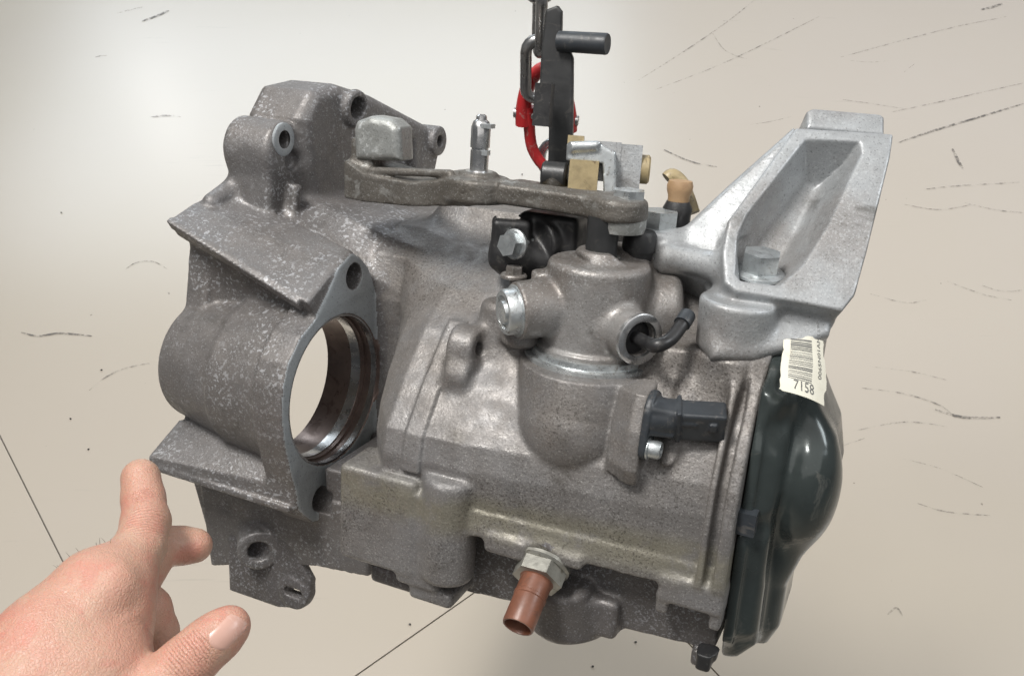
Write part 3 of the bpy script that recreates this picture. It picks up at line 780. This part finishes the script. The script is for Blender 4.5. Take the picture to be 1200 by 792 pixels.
# --- link fork with bushings
nf = unit((.30, .12, .94)); e1f, e2f, _ = frame_of(nf)
f = Field((8, 80, -40), (64, 130, 24), 0.8)
fo = [(20.3, 113.7, -11.1), (36.5, 115.9, -15.4), (47.5, 111.4, -16.3), (54.1, 78.6, -7.8), (41.1, 77.4, -4.2), (24.6, 81.3, -1.9)]
f.add(prism(fo, nf, -9, 0, 1.5), 0)
f.cut(prism([(20.6, 104.7, -7.0), (41.3, 104.5, -13.5), (44.9, 87.6, -9.2), (24.0, 86.8, -2.3)], nf, -20, 12, 1), .6)
f.add(prism([(21.8, 114.7, -12.1), (38.2, 116.1, -16.2), (37.4, 111.5, -14.2), (22.8, 109.3, -10.7)], nf, -20, 2, 2), 2)
field_object(f, 'link_fork', M['steel'], gear)
box_obj('bushing', M['cream'], gear, (30.3, 97.0, -15.4), (8, 8, 7), (e1f, e2f, nf), 3.0)
box_obj('bushing', M['cream'], gear, (22.0, 114.1, -21.1), (4.5, 3.2, 4), (e1f, e2f, nf), 1.6)
box_obj('link_block', M['bracket'], gear, (48.0, 100.8, -36.8), (8, 13, 8), (e1f, e2f, nf), 1.2)
box_obj('link_block', M['bracket'], gear, (38.9, 103.6, -32.7), (6, 11, 7), (e1f, e2f, nf), 1.0)
bm = bmesh.new(); add_lathe(bm, (52.9, 100.7, -38.8), unit(e1f), [(0, 8.2), (7, 8.2), (8, 7), (8, 0)], 24); bm_obj(bm, 'bushing', M['cream'], gear)
box_obj('bushing_ear', M['cream'], gear, (57.6, 103.9, -40.8), (3, 2, 4), (e1f, e2f, nf), .8)
tube('link_wire', M['steel'], gear, [(48.8, 92.3, -35.3), (52.0, 87.4, -35.0)], 1.2)

# --- black upright lever plate with pin and stop block
nl = unit((.18, .04, .98)); e1l, e2l, _ = frame_of(nl)
def onplane(pts): return pts
bp = [(-7.9, 183.3, -36.6), (-1.8, 186.0, -40.2), (1.0, 183.0, -40.3), (3.2, 164.1, -34.8), (8.5, 162.1, -36.4), (10.5, 158.6, -36.0), (14.5, 130.0, -27.9), (18.7, 97.8, -18.7), (18.2, 91.3, -16.2), (14.4, 87.8, -13.4), (8.9, 88.8, -11.4), (5.5, 95.0, -12.1), (2.6, 119.9, -19.4), (-2.6, 124.2, -18.6), (-5.6, 142.6, -23.6), (-7.3, 161.0, -29.3)]
f = Field((-28, 82, -58), (40, 190, 30), 0.7)
f.add(prism(bp, nl, -3.5, 2.5, 1.2), 0)
plate = field_object(f, 'lever_plate', M['blackmetal'], gear)
lathe('lever_pin', M['grey_plastic'], gear, (5.2, 167.0, -34.3), unit(V((31.1, 167.1, -34.0)) - V((5.2, 167.0, -34.3))), [(-3, 5.7), (25, 5.9), (26, 5.5), (26, 0)], 30)
box_obj('stop_block', M['black'], gear, (3.4, 132.8, -15.0), (4.6, 11.5, 5), (e1l, e2l, nl), 1.2)
lathe('lever_foot', M['blackmetal'], gear, (13.8, 95.4, -13.5), unit(e1l), [(-7, 0), (-7, 6.5), (-6, 7.4), (6, 7.4), (7, 6.5), (7, 0)], 28)
lathe('foot_boot', M['grease'], gear, (14.0, 87.3, -13.1), (0, 1, 0), [(-6, 9), (2, 8.6), (7, 7), (9, 4), (9, 0)], 24)
# hidden lifting eye behind the lever plate
bm = bmesh.new()
ce = V((-24.9, 92.3, -111.1))
add_tube(bm, [ce + 11 * (V((1, 0, 0)) * math.cos(t) * .9 + V((0, 1, 0)) * math.sin(t)) for t in np.linspace(0, 2 * math.pi, 24, endpoint=False)], 3.2, closed=True)
add_lathe(bm, ce - V((0, 44, 0)), (0, 1, 0), [(0, 5), (34, 5), (34, 0)], 16)
bm_obj(bm, 'lifting_eye', M['steel'], gear)

# --- tan breather with hose
d0 = V((78.6, 77.0, -42.8))
lathe('breather_base', M['black'], gear, d0, (0, 1, 0), [(-12, 8), (0, 8), (4, 8.4), (8, 6.5), (8, 0)], 24)
lathe('breather_cap', M['tan'], gear, d0 + V((0, 7, 0)), (0, 1, 0), [(0, 6), (4, 6.2), (7, 7.2), (10, 7.4), (12.5, 6.6), (13, 0)], 28)
tube('breather_pipe', M['cream'], gear, catmull([(85.0, 77.2, -54.7), (80.5, 85.4, -56.7), (75.1, 93.5, -58.3), (69.9, 96.9, -57.3), (67.5, 94.9, -55.6)]), 4.2)

# --- mount bracket
nb_ = unit((.42, .34, .84)); 
q0 = V((118, 50, 5))
def br(px, z): return px
rimo = [(135.1, 130.7, -57.0), (184.3, 131.0, -75.9), (185.2, 119.2, -65.1), (184.0, 76.5, -24.6), (182.8, 55.8, -4.7), (178.6, 48.6, 3.6), (157.7, 50.7, 9.5), (127.7, 53.0, 18.6), (121.4, 56.6, 17.5), (116.3, 69.5, 7.4), (114.7, 84.1, -5.7)]
pocket = [(140.6, 125.9, -54.6), (169.1, 126.6, -65.9), (171.9, 120.0, -60.8), (164.2, 86.0, -26.1), (156.9, 67.0, -5.5), (148.2, 56.3, 7.8), (128.1, 57.1, 14.6), (124.3, 60.2, 13.1), (120.1, 78.2, -2.2), (121.8, 87.8, -11.8)]
def fit_n(pts):
    p = V(pts); n = np.linalg.svd(p - p.mean(0))[2][2]
    return n if n[2] > 0 else -n
nb_ = fit_n(rimo)
f = Field((60, 8, -125), (205, 152, 50), 0.85)
f.add(prism(rimo, nb_, -46, 0, 1.8, .05), 0)
# lower body under the rim
f.add(prism([(121.1, 58.9, 15.6), (157.3, 52.2, 8.3), (178.3, 50.0, 2.4), (178.3, 43.5, 8.5), (162.9, 36.8, 20.6), (146.8, 32.1, 31.0), (126.7, 30.7, 39.9), (122.0, 38.1, 34.7), (121.0, 51.4, 22.6)], nb_, -48, -14, 4), 4)
f.add(cyl((127, 20, 7), (128, 47, 7), 18, 20, 3), 6)
# left arm
arm = [(75.1, 68.1, -21.2), (86.4, 74.5, -27.0), (103.5, 98.3, -43.6), (131.2, 128.8, -76.2), (137.1, 122.9, -74.3), (118.7, 79.8, -26.7), (119.3, 64.0, -15.8), (122.2, 41.9, -7.2), (111.9, 38.5, -6.2), (105.0, 46.6, -11.7), (92.6, 49.8, -14.4), (80.4, 49.7, -14.9)]
f.add(prism(arm, fit_n(arm), -34, 0, 5), 5)
f.add(cyl((72, 50, -30), (72, 71, -30), 17, 16, 3), 6)
f.add(cone((84.2, 58.9, -15.0), (113.1, 59.5, -4.8), 6, 8), 6)
# top pad
f.add(prism([(139.0, 129.9, -69.6), (138.3, 142.6, -73.6), (141.3, 145.1, -75.8), (176.1, 143.9, -89.0), (178.6, 141.8, -89.4), (179.8, 129.3, -83.3)], nb_, -34, 0, 3), 3)
f.cut(prism(pocket, nb_, -26, 2, 3, .48), 1.2)
f.cut(cyl(V((133.6, 57.2, -9.3)) - V((0, 1, 0)), V((133.6, 57.2, -9.3)) + V((0, 18, 0)), 13.5, 13.5, 3), 3)
f.cut(cone((70, 12, -8), (116, 12, -30), 20), 3)
brk = field_object(f, 'mount_bracket', M['bracket'], gear)
hex_bolt('mount_bolt', M['bolt'], gear, (133.6, 57.2, -9.3), unit((.05, 1, .12)), 10.2, 10, washer=13.6, shank=10, flange=2.6, turn=.12)

# --- speed sensor with connector
sd = (1, 0, 0); s0 = V((98.5, -12, 51))
f = Field((90, -46, 22), (150, 12, 78), 0.7)
f.add(loft_a([(98, hull2([(-8, 49), (-24, 56)], [12, 6.5])), (102, hull2([(-8, 49), (-24, 56)], [12, 6.5]))], 1), 0)
f.add(cyl((100, -9, 50), (112, -9, 47), 10.5, 9, 2), 2)
cax = unit((.96, .06, -.27)); cu = unit(np.cross((0, -.35, .94), cax)); cw = np.cross(cax, cu)
f.add(box(V((122, -9, 44)), (14, 8.6, 6.4), (cax, cu, cw), 1.6), 2)
f.cut(box(V((137, -9, 40)), (6, 7, 4.8), (cax, cu, cw), .6), .3)
for k in range(3): f.add(cone((103, -3 - 6 * k, 57), (112, -4 - 6 * k, 53.5), 1.5, 1.5), 1.5)
f.add(box(V((113, -9, 46.5)), (1.2, 9.6, 7.6), (cax, cu, cw), .5), .6)
f.add(box(V((118, -9, 51.8)), (6, 1.2, 1.0), (cax, cu, cw), .4), .5)
f.add(box(V((131, -9, 48.2)), (2.0, 2.6, 1.6), (cax, cu, cw), .4), .5)
field_object(f, 'speed_sensor', M['grey_plastic'], gear)
for lp, n_, r0_, r1_ in (((-171.3, 97.0, -12.0), (1, 0, 0), 5.8, 10.5),):
    lathe('lug_face', M['flange'], gear, lp, n_, [(-1, r0_), (-1, r1_), (.5, r1_), (.8, r1_ - .4), (.8, r0_)], 28)
lathe('sensor_bolt', M['bolt'], gear, (101.5, -24, 56), (1, 0, 0), [(0, 6), (1, 6), (1.5, 4.9), (6, 4.7), (7, 4), (7, 2.6), (4.5, 2.4), (4.5, 0)], 24)

# --- reversing light switch (orange) with its hex nut
dn = unit((0.02, -.50, .86)); n0 = V((52, -103, 56))
hex_bolt('switch_nut', M['nut'], gear, n0 + dn * 2, dn, 14.2, 8, washer=15.2, shank=3, flange=3, turn=.0)
bm = bmesh.new()
add_lathe(bm, n0 + dn * 10, dn, [(0, 9.6), (3, 9.6), (3.6, 8.9), (12, 8.6), (12.4, 9.0), (14, 9.0), (14.4, 8.6), (30, 8.6), (31, 8.2), (31, 7.4), (30, 7.1), (12, 7.0), (12, 0)], 36)
sw = bm_obj(bm, 'reversing_switch', M['orange'], gear)
lathe('switch_core', M['orange_in'], sw, n0 + dn * 21.5, dn, [(0, 0), (0, 6.9), (1, 6.9), (1, 2.6), (7, 2.2), (7, 0)], 24)

# --- black end cover
f = Field((140, -158, -150), (206, 48, 64), 1.1)
fl = [(-146, 0), (-144, 30), (-128, 43), (-60, 45), (-20, 42), (8, 34), (18, 20), (24, 0), (26, -60), (10, -130), (-80, -140), (-140, -90)]
f.add(loft_a([(149.5, fl), (155, fl)], 1.2), 0)
f.add(loft_a([(152, inset(fl, .97, -56, -40)), (165, inset(fl, .93, -56, -40))], 4), 3)
side = [(150, 20, 0), (164, 17, 0), (171, 10, 0), (177, -2, 0), (185, -16, 0), (190, -38, 0), (189, -60, 0), (180, -86, 0), (175, -104, 0), (175, -130, 0), (170, -142, 0), (150, -146, 0)]
f.add(prism(side, (0, 0, 1), -42, 22, 13), 6)
f.add(prism([(150, 10, 0), (160, 8, 0), (164, -4, 0), (166, -40, 0), (160, -70, 0), (165, -96, 0), (166, -132, 0), (158, -142, 0), (150, -144, 0)], (0, 0, 1), -60, 36, 6), 4)
f.add(ell((176, -44, 12), (17, 34, 22)), 5)
f.cut(cone((168, -4, 36), (186, -14, 30), 8, 5), 5)
f.cut(cone((160, -8, 44), (172, -22, 38), 7, 5), 6)
f.cut(cone((158, -62, 48), (168, -58, 40), 7, 5), 6)
cover = field_object(f, 'end_cover', M['cover'], gear)
box_obj('cover_clip', M['grey_plastic'], gear, (153, -56, 45), (5, 6, 4), None, 1.0)
f = Field((118, -175, 10), (158, -132, 56), 0.9)
f.add(box((144.2, -128.8, 46.5), (5, 9, 4), rd=2), 0); f.add(box((143.2, -136.7, 49.6), (4, 6, 5), rd=2), 3); f.add(box((147.8, -128.0, 42.4), (5, 4, 6), rd=2), 2)
field_object(f, 'cover_tab', M['black'], gear)


# --- bar code label
def lab_pt(u, v):  # label coordinates: u along its width 0..1, v up 0..1; the paper curls a little
    p = L0 * (1 - u) * (1 - v) + L1 * u * (1 - v) + L2 * u * v + L3 * (1 - u) * v
    return p + nlab * (1.2 - 7.0 * (u - .42) ** 2 - 3.0 * max(v - .55, 0) ** 2 + .35 * math.sin(9 * v + 4 * u))
L0 = V((159.0, 16.3, 47.4)); L1 = V((180.0, 7.7, 31.2)); L2 = V((173.2, 34.7, 12.3)); L3 = V((155.5, 37.6, 29.1))
nlab = unit(np.cross(L1 - L0, L3 - L0))
random.seed(4)
bm = bmesh.new(); N_ = 16
jag = [random.gauss(0, .008) for _ in range(80)]
def edge_uv(i, j):
    u = i / N_; v = j / N_
    u2 = u + (jag[j] + (.05 if .22 < v < .75 else 0)) * (u > .99) + jag[j + 20] * (u < .01)
    v2 = v + (jag[i + 40] + .06 * math.exp(-((u - .6) / .15) ** 2) - .05 * (1 - u)) * (v > .99) + .03 * (u < .06) * (v < .01)
    return u2, v2
for off_ in (.15, -.05):
    G = [[bm.verts.new(Vector(lab_pt(*edge_uv(i, j)) + nlab * off_)) for j in range(N_ + 1)] for i in range(N_ + 1)]
    for i in range(N_):
        for j in range(N_): bm.faces.new((G[i][j], G[i + 1][j], G[i + 1][j + 1], G[i][j + 1]))
lb = bm_obj(bm, 'barcode_label', M['paper'], gear)
bm = bmesh.new(); v0 = .26
us = np.linspace(.14, .66, 8)
while v0 < .95:
    h_ = random.choice((.010, .010, .018, .026))
    lo_ = [bm.verts.new(Vector(lab_pt(u, v0) + nlab * .3)) for u in us]; hi_ = [bm.verts.new(Vector(lab_pt(u, v0 + h_) + nlab * .3)) for u in us]
    for i in range(7): bm.faces.new((lo_[i], lo_[i + 1], hi_[i + 1], hi_[i]))
    v0 += h_ + random.choice((.012, .012, .02, .028))
bm_obj(bm, 'barcode', M['ink'], lb, smooth=False)
LW = np.linalg.norm(L1 - L0); LH = np.linalg.norm(L3 - L0)
def text_mesh(name, s, size, uv, parent):
    cu = bpy.data.curves.new(name, 'FONT'); cu.body = s; cu.size = size; cu.resolution_u = 2
    o = bpy.data.objects.new(name, cu); C.objects.link(o)
    dg = bpy.context.evaluated_depsgraph_get(); me = bpy.data.meshes.new_from_object(o.evaluated_get(dg))
    bpy.data.objects.remove(o); bpy.data.curves.remove(cu)
    for v in me.vertices:
        v.co = Vector((lab_pt(*uv(v.co.x, v.co.y)) + nlab * .32) * MM)
    me.name = name
    return link(name, me, M['ink'], parent)
text_mesh('lettering', '7158', 6.8, lambda x, y: (.24 + x / LW, .085 + y / LH), lb)
text_mesh('lettering', '0065N01AM1S900', 3.7, lambda x, y: (.90 - y / LW, .36 + x / LH), lb)

# ------------------------------------------------------------------ chain and red coupling link
UPW = V((0, 0, 1))
def stadium(c, up_, side, half, r, n=9):
    out = []
    for k in range(n + 1):
        t = -math.pi / 2 + math.pi * k / n; out.append(c + up_ * half + side * r * math.sin(-t) * 1 + up_ * r * math.cos(t))
    for k in range(n + 1):
        t = -math.pi / 2 + math.pi * k / n; out.append(c - up_ * half - side * r * math.sin(-t) - up_ * r * math.cos(t))
    return out
chain = bpy.data.objects.new('lifting_chain', None); C.objects.link(chain)
tag(chain, 'steel link chain rising out of the red coupling link', 'chain')
c0 = V((0.0163, 0.1431, 0.8385)); chain.location = tuple(c0)
lk = unit((.35, -.94, 0)); lk2 = unit((.94, .35, 0))
pitch = .034
bmS = bmesh.new(); add_tube(bmS, stadium(V((0, 0, 0)), UPW, lk2, .0130, .0078), .0036, 12, True); meA = bpy.data.meshes.new('link'); bmesh.ops.recalc_face_normals(bmS, faces=bmS.faces[:])
for fc in bmS.faces: fc.smooth = True
bmS.to_mesh(meA); bmS.free(); meA.materials.append(M['chain'])
for i in range(34):
    o = bpy.data.objects.new('link', meA); C.objects.link(o); o.parent = chain
    o.location = (0.0, 0.0, i * pitch); o.rotation_euler = (0, 0, math.radians(75 if i % 2 else -15))
hook = bpy.data.objects.new('coupling_link', None); C.objects.link(hook)
tag(hook, 'red two-part coupling link behind the black lever plate', 'coupling link')
h0 = V((0.0220, 0.1435, 0.8039)); hook.location = tuple(h0); hook.scale = (.9, .9, .9)
hx = unit((.97, -.22, 0)); hz = unit((-.03, .20, 1.0)); hy = np.cross(hz, hx)
def hp(x, z, y=0): return hx * x + hz * z + hy * y
bm = bmesh.new(); P_ = catmull([hp(-.0165, -.008), hp(-.0165, .004), hp(-.0125, .022), hp(-.004, .034), hp(.004, .034), hp(.0125, .022), hp(.0165, .004), hp(.0165, -.008)], 5)
rr = [.0062 - .0014 * math.sin(math.pi * i / (len(P_) - 1)) for i in range(len(P_))]
add_tube(bm, P_, .005, 14, radii=rr); bm_obj(bm, 'upper_half', M['red'], hook, scale=1)
bm = bmesh.new(); P_ = catmull([hp(-.0125, .006), hp(-.0125, -.010), hp(-.0105, -.026), hp(-.003, -.038), hp(.003, -.038), hp(.0105, -.026), hp(.0125, -.010), hp(.0125, .006)], 5)
add_tube(bm, P_, .0042, 14); bm_obj(bm, 'lower_half', M['red'], hook, scale=1)
bm = bmesh.new(); add_lathe(bm, hp(-.0235, 0), hx, [(0, 0), (0, .0036), (.047, .0036), (.047, 0)], 16); bm_obj(bm, 'pin', M['chain'], hook, scale=1)
bm = bmesh.new(); add_lathe(bm, hp(-.008, 0), hx, [(0, .0036), (0, .0065), (.016, .0065), (.016, .0036)], 20); bm_obj(bm, 'sleeve', M['red'], hook, scale=1)

# ------------------------------------------------------------------ the hand
def skin():
    s = NT('skin')
    c = s.mix(s.ramp(s.noise(26, 3, .5), .35, .65), (.43, .275, .20), (.44, .24, .175))
    c = s.mix(s.math('MULTIPLY', s.ramp(s.noise(11, 3, .6), .5, .7), .55), c, (.44, .185, .14))
    c = s.mix(s.math('MULTIPLY', s.ramp(s.noise(160, 4, .6), .6, .75), .3), c, (.42, .20, .15))
    c = s.mix(s.math('MULTIPLY', s.ramp(s.noise(48, 4, .6, .5), .48, .66), .45), c, (.45, .16, .12))
    c = s.mix(s.math('MULTIPLY', s.ramp(s.noise(36, 3, .6, 1.5), .58, .70), .30), c, (.46, .33, .235))
    c = s.mix(s.math('MULTIPLY', s.ramp(s.noise(420, 2, .5), .66, .74), .35), c, (.30, .13, .09))
    vo = s.n('ShaderNodeTexVoronoi', feature='DISTANCE_TO_EDGE'); vo.inputs['Scale'].default_value = 620; s.l(s.co, vo.inputs['Vector'])
    nb = s.bump(s.ramp(vo.outputs['Distance'], 0, .25), .30, .0006)
    nb = s.bump(s.noise(90, 4, .65, .4), .30, .0025, nb)
    nb = s.bump(s.noise(260, 5, .7, 1.0, stretch=(1.0, 1.0, 2.2)), .28, .0012, nb)
    for p0, axis, wl, rad in CREASES:
        sub = s.n('ShaderNodeVectorMath', operation='SUBTRACT'); s.l(s.co, sub.inputs[0]); sub.inputs[1].default_value = tuple(V(p0) * MM)
        ln = s.n('ShaderNodeVectorMath', operation='LENGTH'); s.l(sub.outputs[0], ln.inputs[0])
        dt = s.n('ShaderNodeVectorMath', operation='DOT_PRODUCT'); s.l(sub.outputs[0], dt.inputs[0]); dt.inputs[1].default_value = tuple(unit(axis))
        ph = s.math('ADD', s.math('MULTIPLY', dt.outputs['Value'], 6.283 / (wl * MM)), s.math('MULTIPLY', s.noise(70, 3, .6), 9.0))
        w_ = s.math('ABSOLUTE', s.math('SINE', ph)); w_ = s.math('POWER', w_, .4)
        mk = s.ramp(ln.outputs['Value'], rad * .5 * MM, rad * 1.25 * MM, 1, 0)
        hgt = s.math('MULTIPLY', s.math('SUBTRACT', w_, 1.0), mk)
        nb = s.bump(hgt, .55, .0012, nb)
        c = s.mix(s.math('MULTIPLY', mk, .35), c, (.50, .20, .15))
    return s.done(c, s.ramp(s.noise(120, 4, .6), .3, .7, .34, .52), 0, nb, Subsurface_Weight=.15, Subsurface_Scale=.004)
CREASES = [((-124.2, -78.3, 164.1), V((-152.6, -73.3, 138.0)) - V((-129.5, -90.5, 160.3)), 3.4, 12), ((-137.1, -73.2, 153.1), V((-152.6, -73.3, 138.0)) - V((-129.5, -90.5, 160.3)), 2.4, 7),
           ((-59.9, -108.3, 205.1), V((-56.2, -104.7, 182.9)) - V((-67.9, -120.2, 206.9)), 3.2, 12)]
M['skin'] = skin()
M['hair'] = painted('dark_hair', (.05, .03, .02), .5)
M['nail'] = painted('finger_nail', (.48, .29, .235), .32, 0, (.55, .42, .37), .5, .03, .15, 60)
# hand frame: same axes as the gearbox so that lengths stay in mm
hand = None
def H(*a): return a
f = Field((-430, -340, -40), (-20, -60, 262), 1.2)
idx = [((-153.6, -72.0, 138.1), 10.4), ((-145.5, -79.1, 145.0), 10.9), ((-134.4, -85.5, 155.0), 12.2), ((-125.9, -90.6, 167.9), 12.6), ((-118.1, -99.2, 196.0), 18.0)]
mid = [((-127.7, -110.8, 127.7), 9.6), ((-133.3, -110.2, 132.2), 10.2), ((-139.4, -108.1, 140.9), 11.0), ((-129.4, -114.8, 180.0), 15)]
thb = [((-56.2, -104.7, 182.9), 9.4), ((-58.7, -107.6, 187.2), 11.0), ((-62.4, -111.5, 193.6), 11.6), ((-65.7, -116.7, 202.5), 12.6), ((-68.9, -121.9, 209.1), 13.2), ((-76.6, -134.1, 227.9), 20)]
rng = [((-108.5, -144.7, 175.6), 10), ((-113.6, -134.4, 172.0), 10.5), ((-118.3, -122.5, 173.4), 12), ((-119.5, -121.3, 200.8), 16)]
def chainf(ch, k):
    for (p, r), (q, s_) in zip(ch, ch[1:]): f.add(cone(p, q, r, s_), k)
chainf(idx, 3)
back = [((-117.6, -101.6, 196.6), 18), ((-120.3, -115.8, 224.3), 22), ((-123.8, -136.8, 259.2), 28), ((-126.1, -153.6, 294.5), 31)]
chainf(back, 14)
chainf([((-118.2, -108.7, 205.0), 18), ((-115.0, -122.2, 233.3), 24), ((-113.2, -143.2, 268.3), 30)], 12)
chainf([((-124.7, -94.4, 201.8), 15), ((-126.0, -109.8, 228.1), 18), ((-135.9, -137.7, 270.4), 22)], 12)
chainf([((-111.5, -116.7, 203.8), 17), ((-101.3, -126.2, 223.2), 24), ((-98.7, -142.2, 250.4), 28)], 14)
f.add(cone((-108.7, -88.8, 201.0), (-110.5, -94.1, 205.9), 8, 8), 8)                      # knuckle
f.add(cone((-107.6, -92.2, 207.4), (-111.3, -109.3, 253.6), 5, 4.5), 9)                      # tendons
f.add(cone((-101.5, -106.9, 206.4), (-94.2, -120.0, 247.7), 4.5, 4), 9)
f.add(cone((-129.7, -83.2, 161.3), (-131.1, -79.6, 157.2), 5.5, 5), 6)
for a_, b_, r_ in (((-111.7, -92.9, 211.7), (-110.5, -97.2, 227.4), 2.2), ((-110.5, -97.2, 227.4), (-114.6, -102.6, 245.9), 2.4), ((-103.2, -105.1, 215.7), (-100.9, -105.9, 233.1), 2.0), ((-100.9, -105.9, 233.1), (-97.2, -114.7, 250.6), 2.2)):
    f.add(cone(a_, b_, r_, r_), 3)
tmp = f.d.copy()
f.d[:] = 50; chainf(mid, 3); chainf(rng, 3)
f.d = np.minimum(f.d, tmp)
tmp = f.d.copy(); f.d[:] = 50; chainf(thb, 4)
q = np.maximum(5 - np.abs(f.d - tmp), 0) / 5; f.d = np.minimum(f.d, tmp) - q * q * 5 * .25
f.cut(box((-420, -300, 150), (1, 1, 1)), 0)
v, Qh, _ = f.mesh(2); del tmp
hv = v * MM
hand = link('hand', mesh_np('hand', hv, Qh), M['skin'])
hand.rotation_euler = GM.to_euler(); hand.location = (0, 0, .75)
tag(hand, 'bare hand pointing its index finger at the bell housing rim', 'hand')
from mathutils.bvhtree import BVHTree
bvh = BVHTree.FromPolygons([tuple(x) for x in v], [tuple(int(i) for i in q_) for q_ in Qh])
def nail(center, along, normal, L, W, name):
    n = unit(normal); al = unit(V(along) - n * (V(along) @ n)); sd = np.cross(n, al); bm = bmesh.new(); G = []
    for i in range(13):
        row = []
        for j in range(11):
            x = -1 + 2 * i / 12; y = -1 + 2 * j / 10
            xx = x * math.sqrt(1 - .42 * y * y); yy = y * math.sqrt(1 - .30 * x * x)
            p = V(center) + al * xx * L + sd * yy * W
            hit = bvh.ray_cast(Vector(p + n * 40), Vector(-n), 80)
            q_ = V(hit[0]) if hit[0] is not None else p
            lift = .45 - .8 * max(abs(yy) ** 6, max(-x, 0) ** 8) + .12 * max(x, 0) ** 3
            row.append(bm.verts.new(Vector(q_ + n * lift)))
        G.append(row)
    for i in range(12):
        for j in range(10): bm.faces.new((G[i][j], G[i + 1][j], G[i + 1][j + 1], G[i][j + 1]))
    return bm_obj(bm, name, M['nail'], hand)
nail(V((-51.7, -102.1, 189.3)), V((-50.3, -98.9, 180.7)) - V((-57.5, -108.3, 189.2)), unit(V((.30, .16, .94))), 6.3, 6.0, 'thumb_nail')

random.seed(3)
bm = bmesh.new()
for k in range(9):
    t = random.random(); px_ = V((-127.5, -72.0, 193.0)) * (1 - t) + V((-134.0, -80.8, 213.6)) * t
    base = px_ + V((random.gauss(0, 5), random.gauss(0, 4) - 10, random.gauss(0, 4) - 12))
    hit = bvh.find_nearest(Vector(base))
    if hit[0] is None: continue
    b0 = V(hit[0]); nn = unit(V(hit[1]) + V((random.gauss(0, .3), random.gauss(0, .3) + .5, random.gauss(0, .3))))
    L = random.uniform(2, 3.6); bend = V((random.gauss(-.6, .5), random.gauss(0, .4), random.gauss(0, .4)))
    add_tube(bm, [b0 - nn * .5, b0 + nn * L * .4, b0 + nn * L * .75 + bend * L * .12, b0 + nn * L + bend * L * .35], .12, 4, radii=[.13, .11, .08, .04])
tag(bm_obj(bm, 'hair', M['hair'], hand), kind='stuff')
